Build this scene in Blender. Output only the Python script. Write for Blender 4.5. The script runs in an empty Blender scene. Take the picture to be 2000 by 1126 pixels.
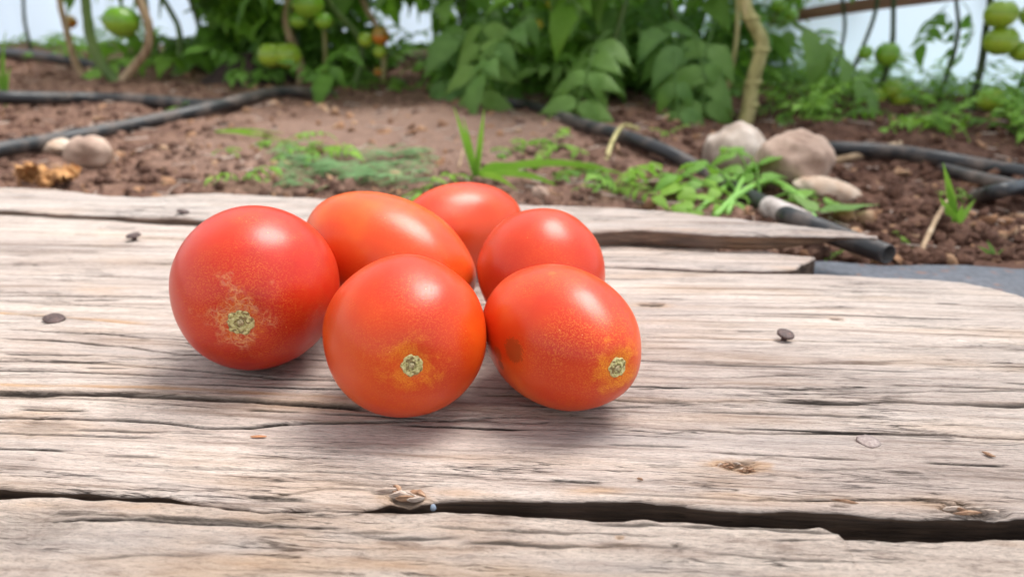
import bpy, math, random
import numpy as np
from mathutils import Vector, Matrix, Euler
S = bpy.context.scene
COL = S.collection
R = math.radians
PI = math.pi

# ---------------------------------------------------------------- camera, sky, sun, exposure
CAM_H, PITCH, F_PX = 0.145, R(21.3), 1445.0          # camera height above the planks; focal length in pixels of a 2000 px frame
cd = bpy.data.cameras.new('camera')
cam = bpy.data.objects.new('camera', cd); COL.objects.link(cam)
cam.location = (0, 0, CAM_H); cam.rotation_euler = (PI/2 - PITCH, 0, 0)
cd.sensor_width = 36; cd.lens = 36 * F_PX / 2000
cd.clip_start = 0.01; cd.clip_end = 200
cd.dof.use_dof = True; cd.dof.focus_distance = 0.262; cd.dof.aperture_fstop = 9.5
S.camera = cam
W = bpy.data.worlds.new("World"); S.world = W; W.use_nodes = True
wn = W.node_tree.nodes; wl = W.node_tree.links
SUN_EL, SUN_AZ = R(64), R(52)                        # azimuth from +Y towards +X
sky = wn.new('ShaderNodeTexSky'); sky.sky_type = 'NISHITA'; sky.sun_disc = False
sky.sun_elevation = SUN_EL; sky.sun_rotation = SUN_AZ; sky.dust_density = 3.0; sky.air_density = 1.0
hs = wn.new('ShaderNodeHueSaturation'); hs.inputs['Saturation'].default_value = 0.14
wl.new(sky.outputs[0], hs.inputs['Color'])
bgn = wn['Background']; bgn.inputs['Strength'].default_value = 0.15
wl.new(hs.outputs[0], bgn.inputs['Color'])
sd = bpy.data.lights.new('sun', 'SUN'); sd.energy = 1.5; sd.angle = R(33); sd.color = (1, 0.955, 0.90)
sun = bpy.data.objects.new('sun', sd); COL.objects.link(sun)
sdir = Vector((math.sin(SUN_AZ)*math.cos(SUN_EL), math.cos(SUN_AZ)*math.cos(SUN_EL), math.sin(SUN_EL)))
sun.rotation_euler = sdir.to_track_quat('Z', 'Y').to_euler(); sun.location = (1, 1, 2)
S.view_settings.view_transform = 'Standard'; S.view_settings.look = 'None'
S.view_settings.exposure = 1.14; S.view_settings.gamma = 1; S.view_settings.use_curve_mapping = False
S.render.engine = 'CYCLES'
S.cycles.use_denoising = True; S.cycles.max_bounces = 8; S.cycles.transparent_max_bounces = 8
S.cycles.caustics_reflective = False; S.cycles.caustics_refractive = False
try: S.cycles.denoising_prefilter = 'ACCURATE'
except Exception: pass

# ---------------------------------------------------------------- helpers: places
CAMP = Vector((0, 0, CAM_H))
FW = Vector((0, math.cos(PITCH), -math.sin(PITCH))); UP = Vector((0, math.sin(PITCH), math.cos(PITCH)))
def ray(px, py):
    return FW + Vector((1, 0, 0)) * ((px-1000)/F_PX) + UP * ((563-py)/F_PX)
def on_z(px, py, z=0.0):
    d = ray(px, py); return CAMP + d * ((z-CAM_H)/d.z)
def at_y(px, py, y):
    d = ray(px, py); return CAMP + d * (y/d.y)

# ---------------------------------------------------------------- helpers: noise
_rs = np.random.RandomState(7)
_perm = _rs.permutation(256); _perm = np.concatenate([_perm, _perm, _perm])
_ga = _rs.rand(256)*2*np.pi; _gx = np.cos(_ga); _gy = np.sin(_ga)
def perlin(x, y, seed=0):
    x = np.asarray(x, float) + seed*17.31; y = np.asarray(y, float) + seed*9.73
    xi = np.floor(x).astype(int); yi = np.floor(y).astype(int); xf = x-xi; yf = y-yi
    u = xf*xf*xf*(xf*(xf*6-15)+10); v = yf*yf*yf*(yf*(yf*6-15)+10)
    def g(ix, iy, fx, fy):
        h = _perm[(_perm[ix & 255] + iy) & 255]; return _gx[h]*fx + _gy[h]*fy
    a = g(xi, yi, xf, yf); b = g(xi+1, yi, xf-1, yf); c = g(xi, yi+1, xf, yf-1); d = g(xi+1, yi+1, xf-1, yf-1)
    return ((a + u*(b-a)) + v*((c + u*(d-c)) - (a + u*(b-a)))) * 1.5
def fbm(x, y, o=4, seed=0, gain=.5):
    t = 0; a = 1
    for k in range(o): t = t + a*perlin(x*2**k, y*2**k, seed+k*3); a *= gain
    return t
def sstep(a, b, x):
    t = np.clip((x-a)/(b-a), 0, 1); return t*t*(3-2*t)

# ---------------------------------------------------------------- helpers: objects
def tag(o, label=None, cat=None, group=None, kind=None):
    if label: o['label'] = label
    if cat: o['category'] = cat
    if group: o['group'] = group
    if kind: o['kind'] = kind
    return o
def link(name, me, mat=None, parent=None, loc=(0, 0, 0), rot=(0, 0, 0), scale=(1, 1, 1)):
    o = bpy.data.objects.new(name, me); COL.objects.link(o)
    if mat is not None and me is not None and len(me.materials) == 0: me.materials.append(mat)
    o.location = loc; o.rotation_euler = rot; o.scale = scale
    if parent is not None: o.parent = parent
    return o
def empty(name, loc=(0, 0, 0), rot=(0, 0, 0)):
    o = bpy.data.objects.new(name, None); COL.objects.link(o); o.location = loc; o.rotation_euler = rot
    o.empty_display_size = .02; return o
def mesh(name, V, Fc, smooth=True):
    me = bpy.data.meshes.new(name); me.from_pydata([tuple(v) for v in V], [], [tuple(f) for f in Fc]); me.update()
    if smooth: me.polygons.foreach_set('use_smooth', [True]*len(me.polygons))
    return me
def grid_mesh(name, P, wrap=False, smooth=True):
    """P: (n, m, 3) array -> quad grid mesh, built fast"""
    n, m = P.shape[:2]
    idx = np.arange(n*m).reshape(n, m)
    if wrap: idx = np.concatenate([idx, idx[:, :1]], 1)
    q = np.stack([idx[:-1, :-1], idx[1:, :-1], idx[1:, 1:], idx[:-1, 1:]], -1).reshape(-1, 4)
    me = bpy.data.meshes.new(name)
    me.vertices.add(n*m); me.vertices.foreach_set('co', P.reshape(-1).astype(np.float32))
    me.loops.add(q.size); me.loops.foreach_set('vertex_index', q.reshape(-1).astype(np.int32))
    me.polygons.add(len(q)); me.polygons.foreach_set('loop_start', np.arange(0, q.size, 4, dtype=np.int32))
    me.update(calc_edges=True); me.validate()
    if smooth: me.polygons.foreach_set('use_smooth', np.ones(len(me.polygons), bool))
    return me
def attr(me, name, arr):
    a = me.attributes.new(name, 'FLOAT', 'POINT'); a.data.foreach_set('value', np.asarray(arr, np.float32).reshape(-1))
def smooth_path(pts, n=12):
    P = [Vector(p) for p in pts]; P = [P[0]*2-P[1]] + P + [P[-1]*2-P[-2]]; out = []
    for i in range(1, len(P)-2):
        for k in range(n):
            t = k/n; a, b, c, d = P[i-1:i+3]
            out.append(.5*((2*b) + (c-a)*t + (2*a-5*b+4*c-d)*t*t + (3*b-a-3*c+d)*t**3))
    out.append(P[-2]); return out
def tube(name, pts, r, seg=14, n=12, closed=True, rough=0.0, seed=0, hollow=None):
    """r: radius or function of t in 0..1"""
    C = smooth_path(pts, n); m = len(C); rf = r if callable(r) else (lambda t: r)
    V = []; Fc = []; up = Vector((0, 0, 1)); rnd = random.Random(seed)
    T0 = (C[1]-C[0]).normalized(); A = T0.cross(up)
    if A.length < .1: A = T0.cross(Vector((0, 1, 0)))
    A.normalize()
    rings = []
    for i, c in enumerate(C):
        T = (C[min(i+1, m-1)]-C[max(i-1, 0)]).normalized()
        A = (A - T*A.dot(T)).normalized(); B = T.cross(A)
        rr = rf(i/(m-1)); ring = []
        for s in range(seg):
            th = 2*PI*s/seg; k = rr*(1+rough*rnd.uniform(-1, 1))
            ring.append(len(V)); V.append(c + (A*math.cos(th)+B*math.sin(th))*k)
        rings.append(ring)
    for a, b in zip(rings, rings[1:]):
        for s in range(seg): Fc.append((a[s], a[(s+1) % seg], b[(s+1) % seg], b[s]))
    if hollow:                                       # open end with a wall: turn back inside
        last = rings[-1]; c = C[-1]; T = (C[-1]-C[-2]).normalized()
        inner = []
        for k, (f, back) in enumerate([(hollow, 0), (hollow, .03)]):
            ring = []
            for s in range(seg): ring.append(len(V)); V.append(c + (V[last[s]]-c)*f - T*back)
            inner.append(ring)
        for a, b in ((last, inner[0]), (inner[0], inner[1])):
            for s in range(seg): Fc.append((a[s], a[(s+1) % seg], b[(s+1) % seg], b[s]))
        Fc.append(tuple(inner[1]))
    elif closed: Fc.append(tuple(rings[-1]))
    if closed: Fc.append(tuple(reversed(rings[0])))
    return mesh(name, V, Fc)
def lump(name, seed, sub=3, rough=.18, freq=2.0, sx=1, sy=1, sz=1, flat=None):
    """rounded irregular solid of about unit radius"""
    n, m = 6*2**sub//2, 8*2**sub//2
    th = np.linspace(0, PI, n)[:, None]; ph = np.linspace(0, 2*PI, m, endpoint=False)[None, :]
    D = np.stack([np.sin(th)*np.cos(ph), np.sin(th)*np.sin(ph), np.cos(th)+0*ph], -1)
    k = 1 + rough*(perlin(D[..., 0]*freq+D[..., 2]*1.3, D[..., 1]*freq-D[..., 2]*.9, seed) + .5*perlin(D[..., 0]*freq*2.3+5+D[..., 2]*2, D[..., 1]*freq*2.3+D[..., 2]*1.7, seed+4))
    P = D*k[..., None]*np.array([sx, sy, sz])
    if flat is not None: P[..., 2] = np.maximum(P[..., 2], -flat)
    return grid_mesh(name, P, wrap=True)

# ---------------------------------------------------------------- helpers: materials
class NT:
    def __init__(s, name):
        s.m = bpy.data.materials.new(name); s.m.use_nodes = True
        s.n = s.m.node_tree.nodes; s.l = s.m.node_tree.links; s.p = s.n['Principled BSDF']; s.out = s.n['Material Output']
    def node(s, t, **kw):
        o = s.n.new(t)
        for k, v in kw.items(): setattr(o, k, v)
        return o
    def put(s, sock, v):
        if hasattr(v, 'is_output') or isinstance(v, bpy.types.NodeSocket): s.l.new(v, sock)
        elif isinstance(v, (tuple, list)) and len(v) == 3 and sock.type == 'RGBA': sock.default_value = (*v, 1)
        else: sock.default_value = v
    def coord(s, kind='Object', scale=(1, 1, 1), loc=(0, 0, 0), src=None):
        if src is None: src = s.node('ShaderNodeTexCoord').outputs[kind]
        mp = s.node('ShaderNodeMapping'); s.l.new(src, mp.inputs[0]); mp.inputs['Scale'].default_value = scale; mp.inputs['Location'].default_value = loc
        return mp.outputs[0]
    def noise(s, vec, scale=1, detail=4, rough=.55, dist=0, out='Fac'):
        o = s.node('ShaderNodeTexNoise'); s.l.new(vec, o.inputs['Vector']); o.inputs['Scale'].default_value = scale
        o.inputs['Detail'].default_value = detail; o.inputs['Roughness'].default_value = rough; o.inputs['Distortion'].default_value = dist
        return o.outputs[out]
    def voro(s, vec, scale=1, feature='F1', out='Distance', rnd=1):
        o = s.node('ShaderNodeTexVoronoi', feature=feature); s.l.new(vec, o.inputs['Vector']); o.inputs['Scale'].default_value = scale
        o.inputs['Randomness'].default_value = rnd; return o.outputs[out]
    def ramp(s, f, stops, interp='LINEAR'):
        o = s.node('ShaderNodeValToRGB'); s.l.new(f, o.inputs[0]); cr = o.color_ramp; cr.interpolation = interp
        while len(cr.elements) < len(stops): cr.elements.new(.5)
        for e, (p, c) in zip(cr.elements, stops):
            e.position = p; e.color = (*c, 1) if isinstance(c, (tuple, list)) else (c, c, c, 1)
        return o.outputs[0]
    def mr(s, f, a, b, c=0, d=1, smooth=False):
        o = s.node('ShaderNodeMapRange')
        if smooth: o.interpolation_type = 'SMOOTHSTEP'
        s.put(o.inputs[0], f)
        for i, v in enumerate((a, b, c, d)): s.put(o.inputs[i+1], v)
        return o.outputs[0]
    def math(s, op, a, b=0.0, c=None, clamp=False):
        o = s.node('ShaderNodeMath', operation=op, use_clamp=clamp); s.put(o.inputs[0], a); s.put(o.inputs[1], b)
        if c is not None: s.put(o.inputs[2], c)
        return o.outputs[0]
    def mix(s, f, a, b, mode='MIX'):
        o = s.node('ShaderNodeMix', data_type='RGBA', blend_type=mode); s.put(o.inputs[0], f); s.put(o.inputs[6], a); s.put(o.inputs[7], b); return o.outputs[2]
    def attr(s, name):
        return s.node('ShaderNodeAttribute', attribute_name=name).outputs['Fac']
    def bump(s, h, strength=.5, dist=.001, normal=None):
        o = s.node('ShaderNodeBump'); s.l.new(h, o.inputs['Height']); s.put(o.inputs['Strength'], strength); o.inputs['Distance'].default_value = dist
        if normal is not None: s.l.new(normal, o.inputs['Normal'])
        return o.outputs[0]
    def set(s, **kw):
        for k, v in kw.items():
            key = {'color': 'Base Color', 'rough': 'Roughness', 'spec': 'Specular IOR Level', 'metal': 'Metallic', 'normal': 'Normal', 'sss': 'Subsurface Weight', 'coat': 'Coat Weight', 'coatr': 'Coat Roughness', 'trans': 'Transmission Weight'}[k]
            s.put(s.p.inputs[key], v)
        return s
def rand_out(t): return t.node('ShaderNodeObjectInfo').outputs['Random']

# ---- weathered wood: grain follows the attribute gv (the across coordinate bent with the grain)
def wood_mat(name, light=(.70, .605, .545), mid=(.58, .485, .43), dark=(.32, .25, .21), torn=0.0, warm=.25, seed=0.0, gscale=1.0):
    t = NT(name)
    xyz = t.node('ShaderNodeSeparateXYZ'); t.l.new(t.node('ShaderNodeTexCoord').outputs['Object'], xyz.inputs[0])
    cb = t.node('ShaderNodeCombineXYZ'); t.l.new(xyz.outputs[0], cb.inputs[0]); t.l.new(t.attr('gv'), cb.inputs[1]); t.l.new(xyz.outputs[2], cb.inputs[2])
    v = cb.outputs[0]; lo = (seed, seed*1.7, seed*.6)
    g1 = t.noise(t.coord(src=v, scale=(8+torn*30, 330*gscale-torn*60, 160), loc=lo), detail=6, rough=.66)
    g2 = t.noise(t.coord(src=v, scale=(60+torn*80, 1700*gscale-torn*600, 500), loc=lo), detail=6, rough=.74)
    g3 = t.noise(t.coord(src=v, scale=(260+torn*150, 3400, 900), loc=lo), detail=3, rough=.8)
    patch = t.noise(t.coord(src=v, scale=(5, 26, 20), loc=lo), detail=4, rough=.6)
    patch2 = t.noise(t.coord(src=v, scale=(9, 55, 30), loc=(seed+3, seed+5, 1)), detail=3)
    base = t.ramp(g1, [(.33, dark), (.43, mid), (.55, light), (.75, tuple(min(1, c*1.14) for c in light))])
    fine = t.ramp(g2, [(.33, .40), (.44, .92), (.60, 1.08)])
    base = t.mix(.80, base, fine, 'MULTIPLY')
    fib = t.ramp(g3, [(.38, .42), (.49, 1.0)])
    base = t.mix(.75, base, fib, 'MULTIPLY')
    base = t.mix(t.mr(patch, .40, .68, 0, .26), base, (.50, .405, .375))          # pinkish grey veil
    base = t.mix(t.mr(patch2, .52, .72, 0, warm*1.5), base, (.52, .34, .20))
    tone = t.noise(t.coord(src=v, scale=(3.2, 15, 10), loc=(seed+6, seed+1, 7)), detail=4, rough=.6)
    base = t.mix(.9, base, t.ramp(tone, [(.34, (.74, .70, .68)), (.50, (.96, .95, .94)), (.64, (1.10, 1.08, 1.05))]), 'MULTIPLY')                              # warm beige patches
    grey = t.noise(t.coord(src=v, scale=(6, 40, 30), loc=(seed+9, seed+2, 4)), detail=3)
    base = t.mix(t.mr(grey, .58, .78, 0, .45), base, (.33, .31, .31))
    # thin dark checks along the grain
    ck = t.noise(t.coord(src=v, scale=(14, 380*gscale, 60), loc=(seed+4, seed, 2)), detail=4, rough=.6)
    line = t.math('ABSOLUTE', t.math('SUBTRACT', ck, .5))
    cmask = t.mr(t.noise(t.coord(src=v, scale=(11, 60, 30), loc=(seed, seed+8, 3)), detail=2), .50, .62)
    chk = t.math('MULTIPLY', t.mr(line, .0, .017, 1, 0), cmask)
    base = t.mix(t.math('MULTIPLY', chk, .88), base, (.030, .022, .019))
    # yellow weather stains and side / fracture faces
    base = t.mix(t.math('MULTIPLY', t.attr('stain'), t.mr(g2, .3, .6, .45, 1)), base, (.56, .29, .095))
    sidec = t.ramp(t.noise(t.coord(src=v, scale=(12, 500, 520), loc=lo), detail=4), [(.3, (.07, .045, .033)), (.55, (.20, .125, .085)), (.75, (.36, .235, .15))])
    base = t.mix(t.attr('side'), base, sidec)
    base = t.mix(t.math('MULTIPLY', t.attr('dirt_shade'), .97, clamp=True), base, (.013, .010, .008))  # near-black: dirt in cracks and pits, plus painted shade of their depth
    t.set(color=base, rough=t.mr(g2, .3, .7, .93, .72), spec=.22)
    h = t.math('ADD', t.math('MULTIPLY', g2, .75), t.math('MULTIPLY', g3, .50))
    h = t.math('SUBTRACT', h, t.math('MULTIPLY', chk, .9))
    h = t.math('ADD', h, t.math('MULTIPLY', g1, .8))
    t.set(normal=t.bump(h, 1.0, .0011 + torn*.0009))
    return t.m

# ---------------------------------------------------------------- ground
def ground_h(x, y):
    r = np.asarray(y, float)
    base = -0.046 + .020*sstep(.30, .62, r) + .012*sstep(.6, 1.1, r) + .014*sstep(1.25, 1.9, r)
    base = base + .012*sstep(-.15, -.8, x)*sstep(.6, 1.0, r)                       # the left bed stands a little higher
    near = sstep(.40, .62, r)
    rough = (.009*perlin(x*7, y*7, 1) + .006*perlin(x*19, y*19, 2) + .0042*perlin(x*47, y*47, 3) + .0028*np.abs(perlin(x*95, y*95, 4)) + .0016*perlin(x*190, y*190, 5))
    smoothz = 1 - .80*np.exp(-(((x+.16)/.30)**2 + ((y-.98)/.27)**2))                # trodden bare patch in the middle
    far = 1 - .6*sstep(3, 6, r)
    furrow = -.014*np.exp(-((x-.28-.25*(y-.9))/.07)**2)*sstep(.6, .7, r)*(1-sstep(1.05, 1.25, r))
    return base + rough*(.25+.75*near)*smoothz*far + furrow*near
def gz(x, y): return float(ground_h(np.array([float(x)]), np.array([float(y)]))[0])
def on_ground(px, py, dz=0.0, y=None):
    z = -.03
    for _ in range(12):
        p = on_z(px, py, z); z = gz(p.x, p.y)
        if p.y > 4: break
    p = on_z(px, py, z + dz); return p
def spread_axis(segs):
    out = []
    for a, b, n in segs: out += list(np.linspace(a, b, n, endpoint=False))
    return np.array(out + [segs[-1][1]])
gx_ = spread_axis([(-60, -8, 12), (-8, -2.4, 24), (-2.4, -1.3, 90), (-1.3, 1.5, 520), (1.5, 2.6, 70), (2.6, 8, 24), (8, 60, 12)])
gy_ = spread_axis([(-30, -1, 14), (-1, .1, 20), (.1, .5, 50), (.5, 1.4, 290), (1.4, 2.6, 150), (2.6, 6, 40), (6, 120, 30)])
X, Y = np.meshgrid(gx_, gy_, indexing='ij')
Z = ground_h(X, Y)
t = NT('soil')
c = t.coord()
n1 = t.noise(c, 9, 5, .6); n2 = t.noise(c, 70, 6, .7); n3 = t.voro(c, 190)
col = t.ramp(n2, [(.30, (.032, .016, .012)), (.44, (.115, .062, .045)), (.56, (.20, .115, .083)), (.72, (.34, .215, .155))])
col = t.mix(t.mr(n1, .42, .68, 0, .55), col, (.21, .128, .096))
col = t.mix(t.mr(t.noise(c, 24, 3), .60, .74, 0, .6), col, (.075, .040, .032))
col = t.mix(t.mr(t.voro(c, 120, out='Distance'), .05, .14, .55, 0), col, (.34, .20, .12))
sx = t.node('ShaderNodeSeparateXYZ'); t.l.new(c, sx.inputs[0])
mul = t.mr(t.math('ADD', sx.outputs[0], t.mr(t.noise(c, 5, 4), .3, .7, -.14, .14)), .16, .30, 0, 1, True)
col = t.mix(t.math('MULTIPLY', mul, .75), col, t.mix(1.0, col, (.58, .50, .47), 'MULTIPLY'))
dp_ = t.node('ShaderNodeVectorMath', operation='DISTANCE'); t.l.new(t.coord(scale=(1, 1, 0)), dp_.inputs[0]); dp_.inputs[1].default_value = (-.14, .98, 0)
pth = t.mr(t.math('ADD', dp_.outputs['Value'], t.mr(t.noise(c, 12, 4), .3, .7, -.09, .09)), .12, .36, .55, 0, True)
col = t.mix(pth, col, (.30, .20, .155))
strw = t.noise(t.coord(scale=(60, 260, 60)), 1, 3)
col = t.mix(t.mr(strw, .66, .72, 0, .7), col, (.42, .25, .14))
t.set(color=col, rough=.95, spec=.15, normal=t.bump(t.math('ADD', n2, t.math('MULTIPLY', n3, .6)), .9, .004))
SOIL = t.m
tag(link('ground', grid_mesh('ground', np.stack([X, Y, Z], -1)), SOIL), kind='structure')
# dark heap of damp soil at the back left
t = NT('damp_soil'); c = t.coord()
t.set(color=t.ramp(t.noise(c, 60, 5), [(.35, (.022, .010, .010)), (.7, (.062, .032, .030))]), rough=.95, normal=t.bump(t.noise(c, 120, 5), .9, .004))
pm = on_ground(470, 168)
mn = 60; a = np.linspace(-1, 1, mn); MX, MY = np.meshgrid(a, a, indexing='ij'); rr = np.sqrt(MX**2+MY**2)
MZ = .044*np.exp(-(rr*1.9)**2)*(1+.25*perlin(MX*5, MY*5, 8)) - .02*rr**2 + .003*perlin(MX*16, MY*16, 3)
tag(link('soil_heap', grid_mesh('soil_heap', np.stack([MX*.13, MY*.13, MZ], -1)), t.m, loc=(pm.x, pm.y+.06, gz(pm.x, pm.y)+.002)), kind='structure')

# ---------------------------------------------------------------- the weathered planks
TH = R(3.4)
platform = empty('wooden_platform', (0, 0, 0), (0, 0, -TH))
tag(platform, 'weathered grey wooden boards nailed side by side, carrying the red tomatoes', 'board platform')
ct, st_ = math.cos(TH), math.sin(TH)
def uv(px, py, z=0.0):
    w = on_z(px, py, z); return (w.x*ct - w.y*st_, w.x*st_ + w.y*ct)
def curve_uv(pts, z):
    a = np.array([uv(x, y, z) for x, y in pts]); o = np.argsort(a[:, 0], kind='stable'); return a[o, 0], a[o, 1]
def plank(name, ztop, thick, back, front, cracks, pits, mat, urange, nv, seed, stains=(), ncrack=40, undul=.0006, jit=.0012, back_side=0.35, front_side=.9, tilt=None, du=.0016, front_dirt_shade=0.0, tip=None, side_stain=None, torn=0.0):
    u = spread_axis([(urange[0], urange[1], max(4, int((urange[1]-urange[0])/.01))), (urange[1], urange[2], int((urange[2]-urange[1])/du)), (urange[2], urange[3], max(4, int((urange[3]-urange[2])/.01)))])
    bu, bv = curve_uv(back, ztop); fu, fv = curve_uv(front, ztop)
    vb = np.interp(u, bu, bv) + jit*fbm(u*28, u*0+seed, 4, seed)
    vf = np.interp(u, fu, fv) + jit*fbm(u*31, u*0+seed+5, 4, seed+5)
    vf = vf + .0009*jit/.001*np.clip(perlin(u*85, u*0+seed, seed+8), 0, 1) - .0006*np.floor(2.2*perlin(u*24, u*0+seed, seed+14))*.5
    vb = np.maximum(vb, vf+.0008)
    s = np.linspace(0, 1, nv)
    U = np.repeat(u[:, None], nv, 1); V = vf[:, None] + (vb-vf)[:, None]*s[None, :]
    warp = .006*perlin(U*2.2, V*9, seed+11) + .0013*perlin(U*7, V*26, seed+12) + .00022*perlin(U*26, V*90, seed+13)
    G = V + warp
    h = undul*2.2*perlin(U*3, G*24, seed+1) + .00050*perlin(U*8, G*110, seed+2) + .00028*perlin(U*16, G*260, seed+3) + .00016*perlin(U*40, G*480, seed+6)
    if torn: h = h + torn*(.00045*np.abs(perlin(U*75, G*330, seed+41)) + .00035*perlin(U*120, G*620, seed+42) + .0004*sstep(.1, .35, perlin(U*48, G*210, seed+43)))
    dirt_shade = np.zeros_like(U); stain = np.zeros_like(U)
    rnd = random.Random(seed)
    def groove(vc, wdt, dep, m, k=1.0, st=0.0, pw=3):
        nonlocal h, dirt_shade, stain
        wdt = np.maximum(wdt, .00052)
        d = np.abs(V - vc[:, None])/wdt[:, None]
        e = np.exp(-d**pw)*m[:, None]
        h = h - dep*e; dirt_shade = np.maximum(dirt_shade, np.clip(np.exp(-(d/1.30)**4)*m[:, None]*1.3-.08, 0, 1)*min(1, k*1.08))  # mask for crack dirt and painted depth shade, wider than the groove
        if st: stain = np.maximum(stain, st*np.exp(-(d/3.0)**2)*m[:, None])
    for cr in cracks:                                # cracks seen in the boards: pixel polyline, width, depth, darkness, stain
        pts, wd, dep, k, stn = cr
        cu, cv = curve_uv(pts, ztop)
        vc = np.interp(u, cu, cv) + .0007*fbm(u*45, u*0+len(pts), 3, seed+cu.size)
        m = sstep(cu[0]-.004, cu[0]+.008, u)*(1-sstep(cu[-1]-.008, cu[-1]+.004, u))
        groove(vc, wd*(1+.45*perlin(u*30, u*0, seed+7+len(pts))), dep, m*(.75+.35*perlin(u*22, u*0+3, seed)), k, stn)
    for k in range(int(ncrack*.55)):                          # shorter checks that follow the grain
        uc = rnd.uniform(urange[1], urange[2]); L = rnd.choice([.02, .03, .05, .08, .13])*rnd.uniform(.7, 1.2)
        sc = rnd.random(); i = int(np.argmin(np.abs(u-uc))); vc0 = vf[i] + (vb[i]-vf[i])*sc
        vc = vc0 - (.006*perlin(u*2.2, u*0+vc0*9, seed+11) - .006*perlin(np.array([uc*2.2]), np.array([vc0*9]), seed+11)) + .0011*perlin(u*14, u*0+k, seed+9)
        m = sstep(uc-L/2, uc-L/4, u)*(1-sstep(uc+L/4, uc+L/2, u))
        groove(vc, np.full_like(u, rnd.uniform(.0003, .00065)), rnd.uniform(.0003, .0010), m, rnd.uniform(.3, .95))
    for (px, py, ru, rv, dep, k, stn) in pits:
        pu, pv = uv(px, py, ztop)
        d = np.sqrt(((U-pu)/ru)**2 + ((V-pv)/rv)**2)*(1+.28*perlin(U*220, V*420, seed+3))
        e = 1-sstep(.55, 1.1, d); h = h - dep*e*(1+.35*perlin(U*420, V*700, seed+8)); dirt_shade = np.maximum(dirt_shade, e*k); stain = np.maximum(stain, stn*(1-sstep(.8, 1.9, d)))
    for (pts, wd, amt) in stains:
        cu, cv = curve_uv(pts, ztop); vc = np.interp(u, cu, cv)
        m = sstep(cu[0]-.01, cu[0]+.02, u)*(1-sstep(cu[-1]-.02, cu[-1]+.01, u))
        e = np.exp(-((V-vc[:, None])/wd)**2)*m[:, None]*np.clip(.55+.9*perlin(U*40, V*160, seed+4), 0, 1)
        stain = np.maximum(stain, amt*e)
    # worn, rounded long edges
    eb = (vb[:, None]-V); ef = (V-vf[:, None]); rr = .0013*(1+.7*perlin(u*35, u*0, seed+2))[:, None]
    for e in (eb, ef): h = h - .0012*np.clip(1-e/rr, 0, 1)**2.2
    if tilt is not None: h = h + tilt(U, V)
    Zt = ztop + h
    # side walls: rows below the front and the back edges
    fr = [(.0003, .0006), (0.0010, .0035), (.0016, .008), (.0010, .013), (.0022, .018), (.003, thick)]
    rowsU = [U]; rowsV = [V]; rowsZ = [Zt]; rowsG = [G]; rowsD = [dirt_shade]; rowsS = [stain]; side = [np.zeros_like(U)]
    fl = []; bl = []
    for j, (ins, dz) in enumerate(fr):
        dz = min(dz, thick*(j+.4)/5.4 if thick < .02 else dz)
        wob = .0006*perlin(u*60, u*0+j, seed+20+j)
        if tip is not None: dz = dz*(1-.88*sstep(tip[0], tip[1], u))
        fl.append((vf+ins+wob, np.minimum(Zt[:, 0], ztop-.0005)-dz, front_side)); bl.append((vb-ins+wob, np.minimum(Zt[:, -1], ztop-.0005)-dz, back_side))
    def cols(lst):
        return [np.stack([q[0] for q in lst], 1), np.stack([q[1] for q in lst], 1), np.stack([q[0]*0+q[2] for q in lst], 1)]
    fl = fl[::-1]; a1 = cols(fl); a2 = cols(bl)
    UU = np.concatenate([np.repeat(u[:, None], 6, 1), U, np.repeat(u[:, None], 6, 1)], 1)
    VV = np.concatenate([a1[0], V, a2[0]], 1); ZZ = np.concatenate([a1[1], Zt, a2[1]], 1)
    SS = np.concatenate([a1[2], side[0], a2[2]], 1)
    GG = np.concatenate([a1[0]+a1[1]*.9, G, a2[0]-a2[1]*.9], 1)
    z5 = np.zeros((len(u), 6)); fd = z5 + front_dirt_shade*np.array([1, 1, .98, .95, .85, .40])[None, :]*(.85+.4*perlin(u*50, u*0, seed+31))[:, None]  # front face darker downwards: dirt plus gap shade put into the colour
    fs = z5 + 0
    if side_stain: fs = fs + (side_stain[2]*sstep(side_stain[0], side_stain[0]+.02, u)*np.clip(.7+.6*perlin(u*35, u*0, 4), 0, 1))[:, None]
    DD = np.concatenate([np.clip(fd, 0, 1), dirt_shade, z5+.3], 1); TT = np.concatenate([fs, stain, z5], 1)
    # close underneath and the two ends
    UU = np.concatenate([UU, UU[:, :1]], 1); VV = np.concatenate([VV, VV[:, :1]], 1); ZZ = np.concatenate([ZZ, ZZ[:, :1]], 1)
    SS = np.concatenate([SS, SS[:, :1]], 1); GG = np.concatenate([GG, GG[:, :1]], 1); DD = np.concatenate([DD, DD[:, :1]], 1); TT = np.concatenate([TT, TT[:, :1]], 1)
    P = np.stack([UU, VV, ZZ], -1)
    me = grid_mesh(name, P)
    attr(me, 'gv', GG); attr(me, 'dirt_shade', DD); attr(me, 'side', SS); attr(me, 'stain', TT)
    o = link(name, me, mat, platform)
    return o

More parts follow.
